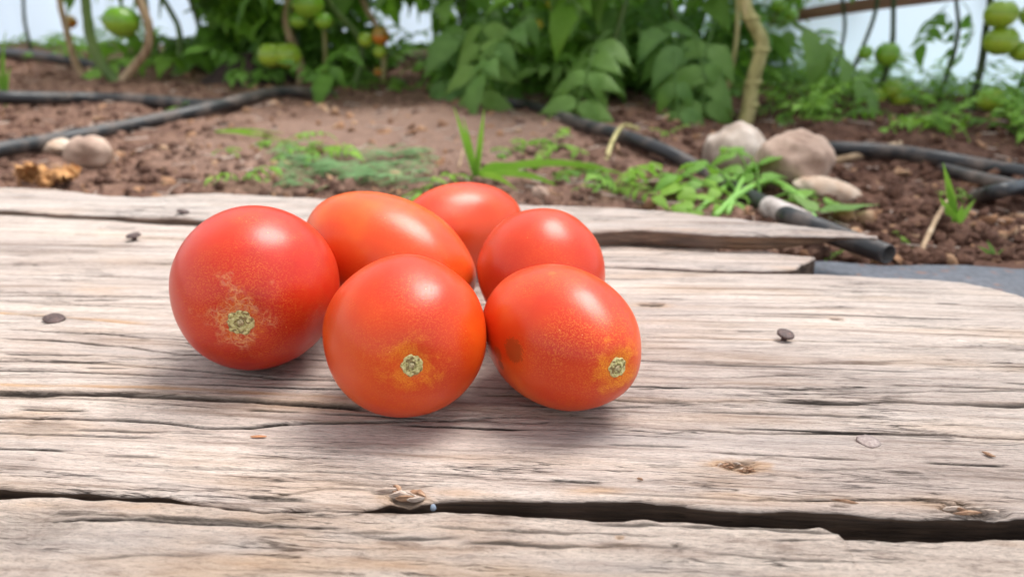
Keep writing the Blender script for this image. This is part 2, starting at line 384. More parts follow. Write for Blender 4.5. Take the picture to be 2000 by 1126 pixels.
WF = wood_mat('wood_front', light=(.76, .65, .565), mid=(.65, .54, .465), dark=(.38, .295, .24), torn=1.0, seed=2.1, warm=.35, gscale=.8)
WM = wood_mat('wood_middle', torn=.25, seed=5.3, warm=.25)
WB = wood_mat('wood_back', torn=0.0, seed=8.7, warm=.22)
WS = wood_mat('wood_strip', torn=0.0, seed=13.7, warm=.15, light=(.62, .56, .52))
E_P1B = [(-400, 958), (0, 964), (100, 964), (200, 970), (320, 973), (430, 989), (560, 994), (720, 996), (870, 1000), (1030, 1006), (1180, 1011), (1260, 1012), (1400, 1020), (1600, 1027), (1632, 1036), (1650, 1054), (1760, 1052), (2000, 1049), (2400, 1052)]
E_P1F = [(-600, 1500), (2600, 1640)]
E_P2F = [(-400, 950), (0, 954), (130, 956), (200, 960), (330, 968), (420, 985), (560, 988), (700, 990), (760, 976), (835, 974), (860, 968), (1000, 972), (1110, 974), (1250, 976), (1450, 990), (1650, 999), (1850, 1003), (2000, 1006), (2500, 1020)]
E_P2B = [(-400, 600), (0, 611), (130, 620), (250, 630), (345, 636), (600, 642), (1000, 650), (1280, 657), (1430, 660), (1600, 665), (2000, 671), (2500, 682)]
E_P3F = [(x, y-1.2) for x, y in E_P2B]
E_P3B = [(-500, 410), (0, 419), (160, 426), (345, 437), (700, 449), (960, 458), (1010, 510), (1170, 520), (1300, 524), (1420, 529), (1560, 529), (1640, 531), (1720, 538), (1880, 548), (1950, 564), (2000, 581), (2100, 640), (2180, 668)]
E_TB = [(940, 457), (1150, 464), (1300, 467), (1335, 470), (1390, 481), (1402, 488), (1500, 486), (1522, 492), (1592, 500), (1596, 501)]
E_TF = [(940, 517), (1170, 519), (1300, 523), (1420, 528), (1500, 528), (1535, 526), (1556, 523), (1566, 515), (1580, 511), (1588, 505), (1594, 502), (1597, 502)]
E_P4F = [(-500, 384), (0, 394), (100, 399), (345, 409), (700, 428), (1000, 443), (1150, 451), (1250, 448), (1400, 458), (1600, 461), (1710, 464)]
E_P4B = [(-500, 338), (0, 352), (110, 356), (200, 366), (280, 370), (330, 366), (420, 364), (600, 372), (850, 387), (1040, 397), (1200, 402), (1300, 410), (1450, 426), (1560, 440), (1640, 452), (1712, 462)]
plank('plank', -.0005, .023, E_P1B, E_P1F, [
    ([(900, 1062), (1100, 1072), (1280, 1066)], .0006, .0010, .8, .2), ([(700, 1050), (820, 1052), (900, 1048)], .0006, .0008, .7, 0),
    ([(1500, 1056), (1560, 1056), (1640, 1054)], .0004, .0010, .9, 0), ([(150, 1090), (300, 1080), (420, 1085)], .0005, .0008, .6, .1)],
    [(60, 1030, .016, .009, .0010, .22, .0), (1320, 1065, .0015, .0008, .0012, .7, 0), (1210, 1050, .001, .0006, .001, .5, .5)],
    WF, (-.55, -.20, .22, .55), 230, 3, stains=[([(0, 985), (200, 985), (400, 1000)], .003, .45), ([(300, 1060), (700, 1070), (1000, 1060)], .012, .30), ([(600, 1100), (1100, 1110)], .010, .25)], ncrack=90, undul=.0007, jit=.0013, du=.0009, torn=1.0)
P2 = plank('plank', 0, .024, E_P2B, E_P2F, [
    ([(-200, 762), (0, 767), (200, 771), (400, 778), (650, 790), (720, 796)], .0014, .0042, 1.0, .30),
    ([(-100, 808), (0, 812), (150, 816), (250, 818), (330, 823), (400, 832), (490, 832), (600, 826), (800, 820), (960, 815)], .00075, .0018, .95, 0),
    ([(120, 838), (200, 839), (330, 842)], .0006, .0010, .8, .2),
    ([(0, 661), (160, 668), (260, 676), (345, 688), (500, 694), (660, 700)], .0006, .0018, .9, 0),
    ([(-60, 698), (0, 703), (170, 706), (370, 722), (520, 737), (690, 744)], .0006, .0022, .95, 0),
    ([(0, 690), (200, 692), (380, 700)], .0005, .0010, .7, 0), ([(-60, 722), (0, 724), (180, 729), (420, 738), (600, 742)], .0006, .0020, .9, 0),
    ([(20, 646), (200, 652), (370, 664)], .0005, .0014, .9, 0),
    ([(930, 770), (1050, 772), (1250, 781), (1500, 784)], .0006, .0012, .75, .35), ([(1000, 790), (1150, 797), (1300, 792)], .0006, .0010, .7, 0),
    ([(1500, 782), (1600, 788), (1750, 786), (1860, 791), (2100, 796)], .0011, .0022, .92, .1),
    ([(1270, 833), (1450, 842), (1600, 842), (1700, 846), (1830, 847), (1950, 853), (2200, 860)], .0005, .0014, .9, .1),
    ([(1230, 760), (1400, 757), (1540, 761), (1700, 758)], .0004, .0010, .75, 0), ([(1480, 772), (1700, 769), (1900, 766), (2050, 764)], .0004, .0010, .7, 0),
    ([(1240, 735), (1400, 738), (1600, 734)], .0004, .0008, .6, 0), ([(1240, 700), (1500, 712), (1800, 706)], .0004, .0008, .45, .1),
    ([(1360, 912), (1500, 897), (1560, 905)], .0005, .0008, .5, .15), ([(1560, 918), (1650, 919), (1760, 914)], .0004, .0006, .5, 0),
    ([(1440, 974), (1600, 975), (1800, 972), (1900, 986)], .0005, .0012, .8, .1), ([(500, 974), (560, 973), (620, 978)], .0004, .0007, .7, .1),
    ([(500, 972), (640, 950), (780, 952), (860, 944)], .0003, .0005, .45, .1)],
    [(1438, 908, .0078, .0021, .0022, .30, .55), (1452, 915, .006, .0016, .0016, .45, .4), (1890, 990, .008, .0030, .0022, .72, 0), (1935, 996, .007, .0024, .0018, .5, 0),
     (790, 968, .0068, .0028, .0018, .45, .4), (742, 956, .004, .0012, .0010, .5, .1), (1640, 985, .0035, .0009, .0009, .6, 0), (575, 825, .0025, .0012, .0009, .5, 0),
     (85, 832, .014, .0055, .0005, .30, .25), (1848, 846, .003, .0010, .001, .85, 0), (355, 918, .0025, .0006, .0007, .6, 0), (65, 898, .0015, .0006, .0006, .6, 0)],
    WM, (-.65, -.30, .36, .65), 330, 21,
    stains=[([(-100, 752), (300, 757), (700, 778)], .0016, .75), ([(840, 958), (1000, 961), (1180, 960), (1300, 968)], .0020, .85), ([(1300, 962), (1700, 978), (2000, 985)], .0035, .35), ([(0, 800), (150, 805)], .005, .4), ([(485, 851), (525, 851)], .0012, .0)],
    ncrack=130, undul=.0006, jit=.0009, du=.0012, front_dirt_shade=.85, torn=.35)
P3 = plank('plank', 0, .024, E_P3B, E_P3F, [
    ([(1240, 620), (1400, 618), (1620, 622)], .0004, .0010, .55, 0), ([(1200, 590), (1400, 596), (1600, 594)], .0004, .0006, .4, 0),
    ([(-100, 566), (100, 570), (340, 580)], .0006, .0010, .55, 0), ([(0, 588), (200, 594), (340, 602)], .0005, .0008, .5, 0), ([(0, 535), (180, 538), (340, 545)], .0006, .0008, .4, 0)],
    [(1272, 598, .0075, .0034, .0018, .85, .3), (1632, 625, .0035, .0016, .0018, .9, .2), (195, 446, .003, .0015, .0006, .3, .3)],
    WB, (-.80, -.47, .42, .60), 300, 35, stains=[([(-200, 600), (0, 609), (345, 634)], .0022, .95), ([(1280, 656), (1430, 659), (1600, 664)], .0012, .7), ([(1250, 560), (1600, 575)], .006, .25), ([(100, 560), (300, 565)], .010, .25)],
    ncrack=70, undul=.0009, jit=.0009, du=.0016, back_side=.8)
u0_, u1_ = uv(960, 490)[0], uv(1594, 501)[0]
PT = plank('plank', -.0008, .020, E_TB, E_TF, [([(1100, 498), (1170, 500), (1300, 506), (1400, 513)], .0006, .0012, .6, 0), ([(1170, 472), (1250, 480), (1390, 488)], .0010, .0014, .5, .1)],
    [(1240, 474, .006, .003, .0008, .45, 0), (1300, 476, .035, .010, .0008, .12, .25)],
    WB, (u0_-.002, u0_, u1_, u1_+.0008), 100, 44, stains=[([(1500, 520), (1560, 522), (1594, 510)], .006, .6)], ncrack=14, undul=.0008, jit=.0010, du=.0013, back_side=.8, front_dirt_shade=.5)
PT['label'] = 'split-off tongue of board with a jagged broken end'
P4 = plank('plank', .010, .0095, E_P4B, E_P4F, [
    ([(0, 392), (160, 395), (340, 402)], .0008, .0010, .3, 0), ([(1100, 425), (1300, 430), (1500, 440)], .0007, .0008, .3, 0)],
    [(358, 412, .004, .003, .001, .5, .2)],
    WS, (-.95, -.60, uv(1708, 463, .010)[0], uv(1712, 463, .010)[0]), 120, 52, stains=[([(1150, 447), (1300, 446), (1450, 456)], .003, .4), ([(0, 402), (340, 419)], .003, .5)], ncrack=22, undul=.0008, jit=.0012, back_side=.5, front_side=.85, front_dirt_shade=.25, tilt=lambda U, V: -.006*(1-sstep(-.22, .04, U)), tip=(uv(1480, 461, .010)[0], uv(1708, 463, .010)[0]), side_stain=(uv(1380, 461, .010)[0], 0, .9))
for p_, lb in ((P2, 'middle board with a long dark groove and split front edge'), (P4, 'narrow strip board at the back tapering to a point')): p_['label'] = lb
# cross bearers that carry the boards
bm_ = wood_mat('wood_bearer', seed=20)
for uc in (-.46, .05, .47):
    xs = np.linspace(-.022, .022, 5); ys = np.linspace(.09, .50, 20)
    ring = [(-.022, -.047), (.022, -.047), (.022, -.0255), (-.022, -.0255)]
    V = []; Fc = []
    for i, y_ in enumerate(ys):
        for (dx, z_) in ring: V.append((uc+dx, y_, z_))
        if i:
            for k in range(4): a0 = 4*(i-1); Fc.append((a0+k, a0+(k+1) % 4, a0+4+(k+1) % 4, a0+4+k))
    Fc += [(3, 2, 1, 0), tuple(4*19+k for k in range(4))]
    me = mesh('bearer', V, Fc, False)
    for nm in ('gv', 'dirt_shade', 'side', 'stain'): attr(me, nm, [v[1] if nm == 'gv' else (.7 if nm == 'side' else 0) for v in V])
    link('bearer', me, bm_, platform)

# rusty nails: head and shank, children of their board
t = NT('rusty_nail'); c = t.coord()
t.set(color=t.ramp(t.noise(c, 900, 4), [(.35, (.045, .030, .030)), (.6, (.115, .075, .068)), (.8, (.20, .10, .06))]), rough=.62, metal=.35, normal=t.bump(t.noise(c, 1400, 3), .5, .0003))
NAIL = t.m
t = NT('grey_nail'); c = t.coord()
t.set(color=t.ramp(t.noise(c, 700, 4), [(.35, (.20, .15, .135)), (.7, (.33, .27, .25))]), rough=.6, metal=.3, normal=t.bump(t.noise(c, 1400, 3), .4, .0003))
NAIL2 = t.m
def nail(parent, px, py, zt, r, lift, tiltx, tilty, label=None, mat=NAIL, oval=1.0, seed=0):
    rnd = random.Random(seed); V = []; Fc = []; seg = 20
    prof = [(0, .00015), (.55, .00025), (.9, .0001), (1.0, -.0003), (.97, -.0009), (.40, -.0013), (.33, -.0022), (.31, -lift-.004)]
    wob = [1+rnd.uniform(-.06, .06) for _ in range(seg)]
    for (q, z_) in prof:
        for s in range(seg):
            a_ = 2*PI*s/seg; V.append((r*q*wob[s]*math.cos(a_)*oval, r*q*wob[s]*math.sin(a_), z_))
    for i in range(len(prof)-1):
        for s in range(seg): Fc.append((i*seg+s, (i+1)*seg+s, (i+1)*seg+(s+1) % seg, i*seg+(s+1) % seg))
    u_, v_ = uv(px, py, zt+lift)
    o = link('nail', mesh('nail', V, Fc), mat, parent, (u_, v_, zt+lift), (R(tiltx), R(tilty), 0))
    if label: o['label'] = label
nail(P3, 105, 620, 0, .0044, .0018, 8, 10, 'dark flat bent nail head', oval=1.12, seed=1)
nail(P3, 260, 458, 0, .0046, .0050, 4, -3, 'nail standing proud of the board', seed=2)
nail(P4, 358, 411, .004, .0042, .0022, -6, 14, seed=3)
nail(P2, 1535, 650, 0, .0040, .0036, 9, 4, 'nail standing proud beside the split', seed=4)
nail(P2, 1697, 860, 0, .0040, .0007, 2, 2, 'grey nail head hammered flush', mat=NAIL2, oval=1.0, seed=5)

# splinters and crumbs
t = NT('splinter_wood'); c = t.coord()
t.set(color=t.ramp(t.noise(t.coord(scale=(200, 1500, 900)), 1, 4), [(.3, (.10, .05, .03)), (.55, (.30, .17, .10)), (.75, (.50, .36, .25))]), rough=.85, normal=t.bump(t.noise(c, 900, 4), .6, .0004))
SPL = t.m
t = NT('bleached_splinter')
t.set(color=t.ramp(t.noise(t.coord(scale=(150, 1500, 900)), 1, 4), [(.3, (.20, .15, .13)), (.5, (.42, .33, .27)), (.75, (.60, .53, .47))]), rough=.9, normal=t.bump(t.noise(t.coord(scale=(150, 1500, 900)), 1, 4), .7, .0006))
SPL2 = t.m
def sliver(L, w, h, seed):
    rnd = random.Random(seed); V = []; Fc = []; n = 6
    for i in range(n):
        t_ = i/(n-1); k = (1-abs(2*t_-1)**2.5)*.8+.2
        for (a_, b_) in ((-1, -.8), (1, -.8), (.8, .9), (-.7, 1)):
            V.append((L*(t_-.5), a_*w/2*k*rnd.uniform(.7, 1.2)+w*.25*math.sin(3*t_+seed), b_*h/2*k*rnd.uniform(.6, 1.2)))
        if i:
            for k_ in range(4): a0 = 4*(i-1); Fc.append((a0+k_, a0+(k_+1) % 4, a0+4+(k_+1) % 4, a0+4+k_))
    Fc += [(3, 2, 1, 0), tuple(4*(n-1)+k_ for k_ in range(4))]
    return mesh('splinter', V, Fc, False)
rnd = random.Random(5)
for k in range(26):                                  # crumbly wood in the gouge, parts of the middle board
    px = 1392 + 100*rnd.random(); py = 899 + (px-1392)*.14 + rnd.uniform(-7, 8)
    u_, v_ = uv(px, py)
    link('splinter', sliver(rnd.uniform(.0015, .0042), rnd.uniform(.0005, .0010), rnd.uniform(.0005, .0011), k), SPL if rnd.random() < .75 else SPL2, P2, (u_, v_, -.0011+rnd.uniform(0, .0009)), (rnd.uniform(-.4, .4), rnd.uniform(-.3, .3), rnd.uniform(-.9, .7)))
for k, (px, py, L, w, h_, rz, m_) in enumerate([(786, 969, .0085, .0026, .0026, -.15, SPL2), (794, 973, .0070, .0020, .0022, .1, SPL), (801, 967, .0065, .0016, .0026, -.3, SPL2), (779, 964, .0060, .0012, .0018, -.5, SPL), (812, 973, .0055, .0014, .0018, .2, SPL2), (757, 957, .009, .0015, .0020, .05, SPL2), (813, 966, .006, .003, .003, -.4, SPL), (775, 955, .005, .002, .0022, -.9, SPL),
        (1862, 992, .007, .0010, .0014, .25, SPL2), (1880, 995, .006, .001, .0012, -.5, SPL), (1905, 991, .008, .0009, .0014, .1, SPL2), (1935, 997, .005, .0012, .0012, -.3, SPL2), (1890, 1001, .009, .0012, .0011, .05, SPL), (1600, 974, .010, .0008, .001, .05, SPL2), (1650, 978, .008, .0007, .001, -.15, SPL)]):
    u_, v_ = uv(px, py)
    link('splinter', sliver(L, w, h_, 100+k), m_, P2, (u_, v_, .0000), (0, 0, rz))
for lb, px, py, L, w in (('small curled brown wood chip near the right edge of the boards', 1931, 886, .0042, .0014), ('tiny brown wood crumb in front of the gouge', 1250, 935, .0021, .0008)):
    p = on_z(px, py, .0008); o = link('wood_chip', sliver(L, w, .0009, int(px)), SPL, None, p, (.1, .05, -.5)); tag(o, lb, 'wood chip', 'crumbs lying on the boards')
t = NT('orange_flake'); t.set(color=(.46, .21, .10), rough=.8)
V = [(.0030*math.cos(2*PI*k/14), .0007*math.sin(2*PI*k/14)*(1+.2*math.sin(5*k)), z_) for z_ in (0, .00015) for k in range(14)]
Fc = [tuple(range(14, 28)), tuple(range(13, -1, -1))] + [(k, (k+1) % 14, 14+(k+1) % 14, 14+k) for k in range(14)]
tag(link('skin_flake', mesh('skin_flake', V, Fc), t.m, None, on_z(505, 852, .0006)), 'thin orange flake of skin lying flat on the middle board', 'flake')
t = NT('pebble_glassy'); t.set(color=(.22, .27, .34), rough=.25)
tag(link('pebble', lump('pebble', 3, 1, .15, sx=.0010, sy=.0009, sz=.0013), t.m, None, on_z(846, 991, -.001)), 'tiny shiny bluish pebble stuck in the gap between boards', 'pebble')

# ---------------------------------------------------------------- tomatoes
def tomato_mat(name, A, B, C, scar, blem=None, web=0.0, speck=.5, seed=0.0, yellow=.5, skin_scale=1.0):
    """A deep colour, B main colour, C orange areas; scar: object-space point"""
    t = NT(name); c = t.coord(); lo = (seed, seed*2, seed*3)
    big = t.noise(t.coord(loc=lo), 26, 3, .5)
    col = t.ramp(big, [(.30, A), (.50, B), (.72, C)])
    dn = t.node('ShaderNodeVectorMath', operation='DISTANCE'); t.l.new(c, dn.inputs[0]); dn.inputs[1].default_value = scar
    dist = dn.outputs['Value']
    wob = t.noise(t.coord(loc=lo), 170, 3, .6)
    dw = t.math('ADD', dist, t.mr(wob, .3, .7, -.004, .004))
    near = t.mr(dw, .004, .040, 1, 0, True)
    # fine gold speckle, denser near the scar and in patches
    sp = t.noise(t.coord(loc=lo), 2500*skin_scale, 2, .6); sp2 = t.noise(t.coord(loc=lo), 1400*skin_scale, 3, .7)
    patch = t.noise(t.coord(loc=(seed+4, seed, 2)), 55, 3, .6)
    msk = t.math('ADD', t.math('MULTIPLY', near, .85), t.mr(patch, .42, .66, 0, .75), clamp=True)
    spk = t.math('MULTIPLY', t.mr(t.math('MULTIPLY', t.math('ADD', sp, sp2), .5), .49, .58, 0, 1), msk)
    col = t.mix(t.math('MULTIPLY', spk, speck, clamp=True), col, (.80, .30, .035))
    # yellow halo, irregular
    hal = t.math('MULTIPLY', t.mr(t.math('ADD', dist, t.mr(wob, .35, .65, -.0045, .0045)), .0030, .0115, 1, 0, True), t.mr(sp, .36, .60, .15, 1))
    col = t.mix(t.math('MULTIPLY', hal, yellow), col, (.82, .33, .015))
    if web:
        wv_ = t.node('ShaderNodeVectorMath', operation='ADD'); t.l.new(t.coord(loc=lo), wv_.inputs[0]); ws_ = t.node('ShaderNodeVectorMath', operation='SCALE'); t.l.new(t.noise(t.coord(loc=lo), 260, 3, out='Color'), ws_.inputs[0]); ws_.inputs['Scale'].default_value = .006; t.l.new(ws_.outputs[0], wv_.inputs[1])
        vc = t.voro(wv_.outputs[0], 300, 'DISTANCE_TO_EDGE'); cork = t.noise(t.coord(loc=lo), 900, 3)
        ln = t.mr(t.math('ADD', vc, t.mr(cork, .3, .7, -.06, .06)), .0, .10, .8, 0)
        star = t.mr(t.math('ADD', dist, t.mr(t.noise(t.coord(loc=(seed+7, 1, 2)), 95, 2), .3, .7, -.009, .009)), .006, .014, 1, 0, True)
        col = t.mix(t.math('MULTIPLY', t.math('MULTIPLY', ln, star), web, clamp=True), col, (.68, .34, .13))
        col = t.mix(t.math('MULTIPLY', t.mr(cork, .46, .60), t.math('MULTIPLY', star, web*.55), clamp=True), col, (.55, .22, .13))
    if blem:
        for (pt, r0, cc, am) in blem:
            d2 = t.node('ShaderNodeVectorMath', operation='DISTANCE'); t.l.new(c, d2.inputs[0]); d2.inputs[1].default_value = pt
            b_ = t.mr(t.math('ADD', d2.outputs['Value'], t.mr(sp2, .3, .7, -.25*r0, .25*r0)), r0*.72, r0*1.05, 1, 0, True)
            col = t.mix(t.math('MULTIPLY', b_, t.mr(sp, .3, .7, am*.75, am)), col, cc)
    # pale dots
    dots = t.mr(t.voro(t.coord(loc=lo), 240), .035, .07, .5, 0)
    col = t.mix(t.math('MULTIPLY', dots, t.mr(patch, .45, .55)), col, (.85, .42, .16))
    rgh = t.math('ADD', t.mr(sp2, .35, .65, .28, .36), t.math('MULTIPLY', spk, .12))
    t.set(color=col, rough=rgh, spec=.38, sss=.15, coat=.06, coatr=.12)
    t.p.inputs['Subsurface Radius'].default_value = (1.0, .18, .05); t.p.inputs['Subsurface Scale'].default_value = .0035
    h = t.math('ADD', t.math('MULTIPLY', sp2, .5), t.math('MULTIPLY', sp, .3))
    h = t.math('ADD', h, t.math('MULTIPLY', t.noise(t.coord(loc=lo), 150, 2), 1.2))
    t.set(normal=t.bump(h, .13, .0006))
    return t.m
t = NT('stem_scar'); c = t.coord()
dn = t.node('ShaderNodeVectorMath', operation='LENGTH'); t.l.new(c, dn.inputs[0])
cn = t.noise(c, 1100, 4)
col = t.ramp(cn, [(.30, (.24, .18, .06)), (.43, (.46, .42, .16)), (.58, (.62, .57, .28)), (.8, (.76, .70, .42))])
col = t.mix(t.mr(t.noise(c, 650, 2), .50, .60, 0, .85), col, (.17, .10, .035))
t.set(color=col, rough=.85, normal=t.bump(cn, .8, .0005)); SCAR = t.m
t = NT('stem_scar_core'); c = t.coord()
t.set(color=t.ramp(t.noise(c, 1500, 3), [(.35, (.20, .12, .05)), (.6, (.55, .48, .28))]), rough=.9); CORE = t.m

def tomato(X_, Y_, b, a_, az, ti, k, colors, scar_px=None, scar_r=.005, label='', seed=0, **mk):
    d = Vector((math.sin(az)*math.cos(ti), -math.cos(az)*math.cos(ti), math.sin(ti)))
    s_ = Vector((0, 0, 1)).cross(d).normalized(); t_ = d.cross(s_)
    zc = math.sqrt((a_*d.z)**2 + (b*s_.z)**2 + (b*k*t_.z)**2)
    M = Matrix((s_, t_, d)).transposed()             # local x = s, y = t, z = stem axis
    cen = Vector((X_, Y_, zc)); rad = Vector((b, b*k, a_)); Mi = M.transposed()
    def hit(px, py):
        o = Mi @ (CAMP-cen); r_ = Mi @ ray(px, py)
        o2 = Vector([o[i]/rad[i] for i in range(3)]); r2 = Vector([r_[i]/rad[i] for i in range(3)])
        A_ = r2.dot(r2); B_ = 2*o2.dot(r2); C_ = o2.dot(o2)-1; dd = max(B_*B_-4*A_*C_, 0)
        tt = (-B_-math.sqrt(dd))/(2*A_); return o + r_*tt
    sc = hit(*scar_px) if scar_px else Vector((0, 0, a_))
    n, m = 110, 160
    th = np.linspace(0, PI, n)[:, None]; ph = np.linspace(0, 2*PI, m, endpoint=False)[None, :]
    D = np.stack([np.sin(th)*np.cos(ph), np.sin(th)*np.sin(ph), np.cos(th)+0*ph], -1)
    kk = 1 + .010*np.cos(4*ph+seed)*np.sin(th)**2*sstep(-.6, .9, np.cos(th)) + .017*perlin(D[..., 0]*1.4+D[..., 2]*.8, D[..., 1]*1.4-D[..., 2]*.7, seed)
    kk = kk*(1 + .012*(np.sin(th)**4))
    P = D*kk[..., None]*np.array(rad)
    dist = np.linalg.norm(P-np.array(sc), axis=-1)
    nrm = D/np.array(rad); nrm /= np.linalg.norm(nrm, axis=-1, keepdims=True)
    ang_ = np.arctan2(D[..., 1], D[..., 0])
    P = P - nrm*(.0019*np.exp(-(dist/(scar_r*1.5))**2)*(1+.0*ang_))[..., None]
    lowest = (P @ np.array(Mi.to_3x3()))              # back to world axes
    cen.z = -float(lowest[..., 2].min()) + .0002
    blem = [(tuple(hit(px, py)), r0, cc, am) for (px, py, r0, cc, am) in mk.pop('blem', [])]
    mat = tomato_mat('tomato_skin_%d' % seed, *colors, tuple(sc), blem=blem or None, seed=float(seed), **mk)
    o = link('tomato', grid_mesh('tomato', P, wrap=True), mat)
    o.matrix_world = Matrix.Translation(cen) @ M.to_4x4()
    tag(o, label, 'tomato', 'red plum tomatoes heaped on the boards')
    if scar_px:                                      # corky scar where the stalk came off
        nn = Vector([sc[i]/rad[i]**2 for i in range(3)]).normalized(); i0 = int(np.argmin(dist)); pp = P.reshape(-1, 3)[i0]
        base = Vector(pp)
        rnd = random.Random(seed); seg = 40
        V = []; Fc = []; wob = [1 + .05*math.cos(5*2*PI*s/seg+seed) + .04*math.sin(9*2*PI*s/seg) + rnd.uniform(-.05, .05) for s in range(seg)]
        prof = [(1.08, -.0006), (1.0, .0001), (.90, .00040), (.76, .00022), (.62, .00010), (.52, .00045), (.42, .00052), (.34, -.0001), (.22, .00005), (.08, .0001)]
        for (q, z_) in prof:
            for s in range(seg):
                aa = 2*PI*s/seg; w_ = 1+(wob[s]-1)*q; V.append((scar_r*q*w_*math.cos(aa), scar_r*q*w_*math.sin(aa), z_+rnd.uniform(-.00010, .00010)))
        for i in range(len(prof)-1):
            for s in range(seg): Fc.append((i*seg+s, i*seg+(s+1) % seg, (i+1)*seg+(s+1) % seg, (i+1)*seg+s))
        Fc.append(tuple((len(prof)-1)*seg+s for s in range(seg)))
        so = link('stem_scar', mesh('stem_scar', V, Fc), SCAR, o, base + nn*.0006)
        so.rotation_mode = 'QUATERNION'; so.rotation_quaternion = nn.to_track_quat('Z', 'Y')
        V = []; Fc = []
        for i, (q, z_) in enumerate([(1, 0), (.8, .0004), (.3, .0005)]):
            for s in range(16): aa = 2*PI*s/16; w_ = 1+.2*rnd.uniform(-1, 1); V.append((scar_r*.26*q*w_*math.cos(aa), scar_r*.26*q*w_*math.sin(aa), z_))
        for i in range(2):
            for s in range(16): Fc.append((i*16+s, i*16+(s+1) % 16, (i+1)*16+(s+1) % 16, (i+1)*16+s))
        Fc.append(tuple(32+s for s in range(16)))
        link('scar_core', mesh('scar_core', V, Fc), CORE, so, (scar_r*.05, 0, .0002))
    return o
RED = ((.38, .009, .004), (.50, .020, .007), (.57, .036, .008))
TOM = ((.53, .028, .003), (.61, .050, .004), (.68, .088, .006))
ORG = ((.60, .036, .006), (.68, .068, .009), (.75, .15, .013))
SAL = ((.54, .032, .009), (.61, .050, .011), (.66, .076, .014))
tomato(-.1053, .2851, .0326, .0349, -.1099, 0, 1.02, RED, (468, 638), .0048, 'deep red round tomato at the left with a corky web round its stem scar', 1, web=.9, speck=.28, yellow=.30, blem=[(484, 479, .00045, (.10, .02, .02), .9)])
tomato(-.0392, .2484, .0295, .0316, .0983, .006, .985, TOM, (808, 719), .0036, 'frontmost orange-red tomato showing a small round stem scar in a yellow halo', 2, speck=.20, yellow=.5)
tomato(.0179, .2552, .0260, .0358, .5888, -.024, 1.0, ((.54, .028, .005), (.62, .052, .007), (.70, .12, .010)), (1210, 722), .0035, 'speckled tomato with a brown blemish and stem scar turned to the right', 3, speck=.36, yellow=.75,
       blem=[(1003, 684, .0050, (.30, .055, .012), .85), (972, 690, .0030, (.34, .07, .02), .8), (978, 712, .0022, (.25, .05, .012), .8), (1078, 533, .0016, (.80, .22, .03), .3)])
tomato(-.0584, .3347, .0302, .0440, 1.2251, -.3471, .925, ORG, None, .004, 'long orange tomato lying aslant behind the deep red one, stem scar out of sight', 4, speck=.25, yellow=.4)
tomato(-.0290, .3974, .0250, .0405, -.8711, 0, 1.0, SAL, None, .004, 'rearmost tomato of the heap, its smooth red top against the soil', 5, speck=.15, yellow=.3)
tomato(.0132, .3191, .0288, .0307, .0424, 0, .988, SAL, None, .004, 'smooth round salmon-red tomato behind the speckled one with the brown blemish', 6, speck=.18, yellow=.1)

# ---------------------------------------------------------------- hoses, strip, stones
t = NT('black_hose'); c = t.coord()
dust = t.noise(c, 30, 4, .6)
t.set(color=t.mix(t.mr(dust, .46, .68, 0, .75), (.018, .019, .022), (.20, .155, .13)), rough=t.mr(dust, .4, .7, .38, .8), normal=t.bump(t.noise(c, 300, 3), .2, .0005))
HOSE = t.m
def hose(label, pts, r=.0078, **kw):
    P = [on_ground(x, y, r*dz) for (x, y, dz) in pts]
    o = link('irrigation_hose', tube('irrigation_hose', P, r, seg=18, n=14, **kw), HOSE)
    return tag(o, label, 'hose', 'black irrigation hoses on the soil')
hose('black hose running from the left edge behind the tan stone up to the fork', [(-260, 345, .8), (-100, 318, .8), (0, 293, 1.0), (130, 270, .9), (270, 242, 1.0), (400, 214, 1.2), (470, 196, 1.3), (530, 182, 1.2), (585, 180, 1), (640, 186, .3), (690, 192, -.6)], r=.0088)
hose('black hose lying along the left bed above the forked one', [(-260, 180, 1), (-60, 188, 1), (60, 192, 1), (200, 193, 1), (330, 200, .9), (400, 207, .8), (470, 203, .7)], r=.0095)
hose('thin dark hose at the far left edge behind the plants', [(-120, 95, 1), (0, 103, 1), (90, 112, 1), (180, 128, .6), (260, 140, .2)], r=.011)
hose('black hose along the right bed beyond the pale stones', [(1560, 290, .4), (1625, 290, 1), (1740, 296, 1), (1830, 309, 1), (1920, 325, 1.3), (2010, 340, 1.3), (2200, 372, 1)], r=.0082)
hose('short black hose piece crossing at the right edge', [(1905, 384, .4), (1950, 374, 1.2), (2000, 364, 1.2), (2150, 345, 1)], r=.0066)
hose('lower black hose joining the cross piece at the right edge', [(1840, 330, .2), (1900, 346, .8), (1960, 360, 1.0), (2030, 376, 1.0), (2200, 420, 1)], r=.0066)
# long hose down the middle that ends open beside the boards
pts = [on_ground(x, y, .0078) for x, y in ((960, 200), (1035, 207), (1130, 240), (1220, 266), (1300, 296), (1365, 330), (1420, 362), (1490, 398))]
tail = [at_y(1545, 425, .545), at_y(1620, 455, .510), at_y(1735, 497, .462)]
o = link('irrigation_hose', tube('irrigation_hose', pts+tail, lambda q: .0078 if q < .9 else .0078-.0012*(q-.9)*10, seg=24, n=16, closed=False, hollow=.84), HOSE)
tag(o, 'long black hose running down to an open cut end beside the boards', 'hose', 'black irrigation hoses on the soil')
# pale dusty sleeve on that hose
t = NT('dusty_sleeve'); t.set(color=t.ramp(t.noise(t.coord(), 120, 4), [(.35, (.30, .25, .22)), (.65, (.62, .56, .52))]), rough=.9)
pa, pb = at_y(1500, 403, .585), at_y(1572, 434, .535)
tag(link('hose_sleeve', tube('hose_sleeve', [pa, pa.lerp(pb, .5), pb], .0086, seg=18, n=6), t.m, o), None); 
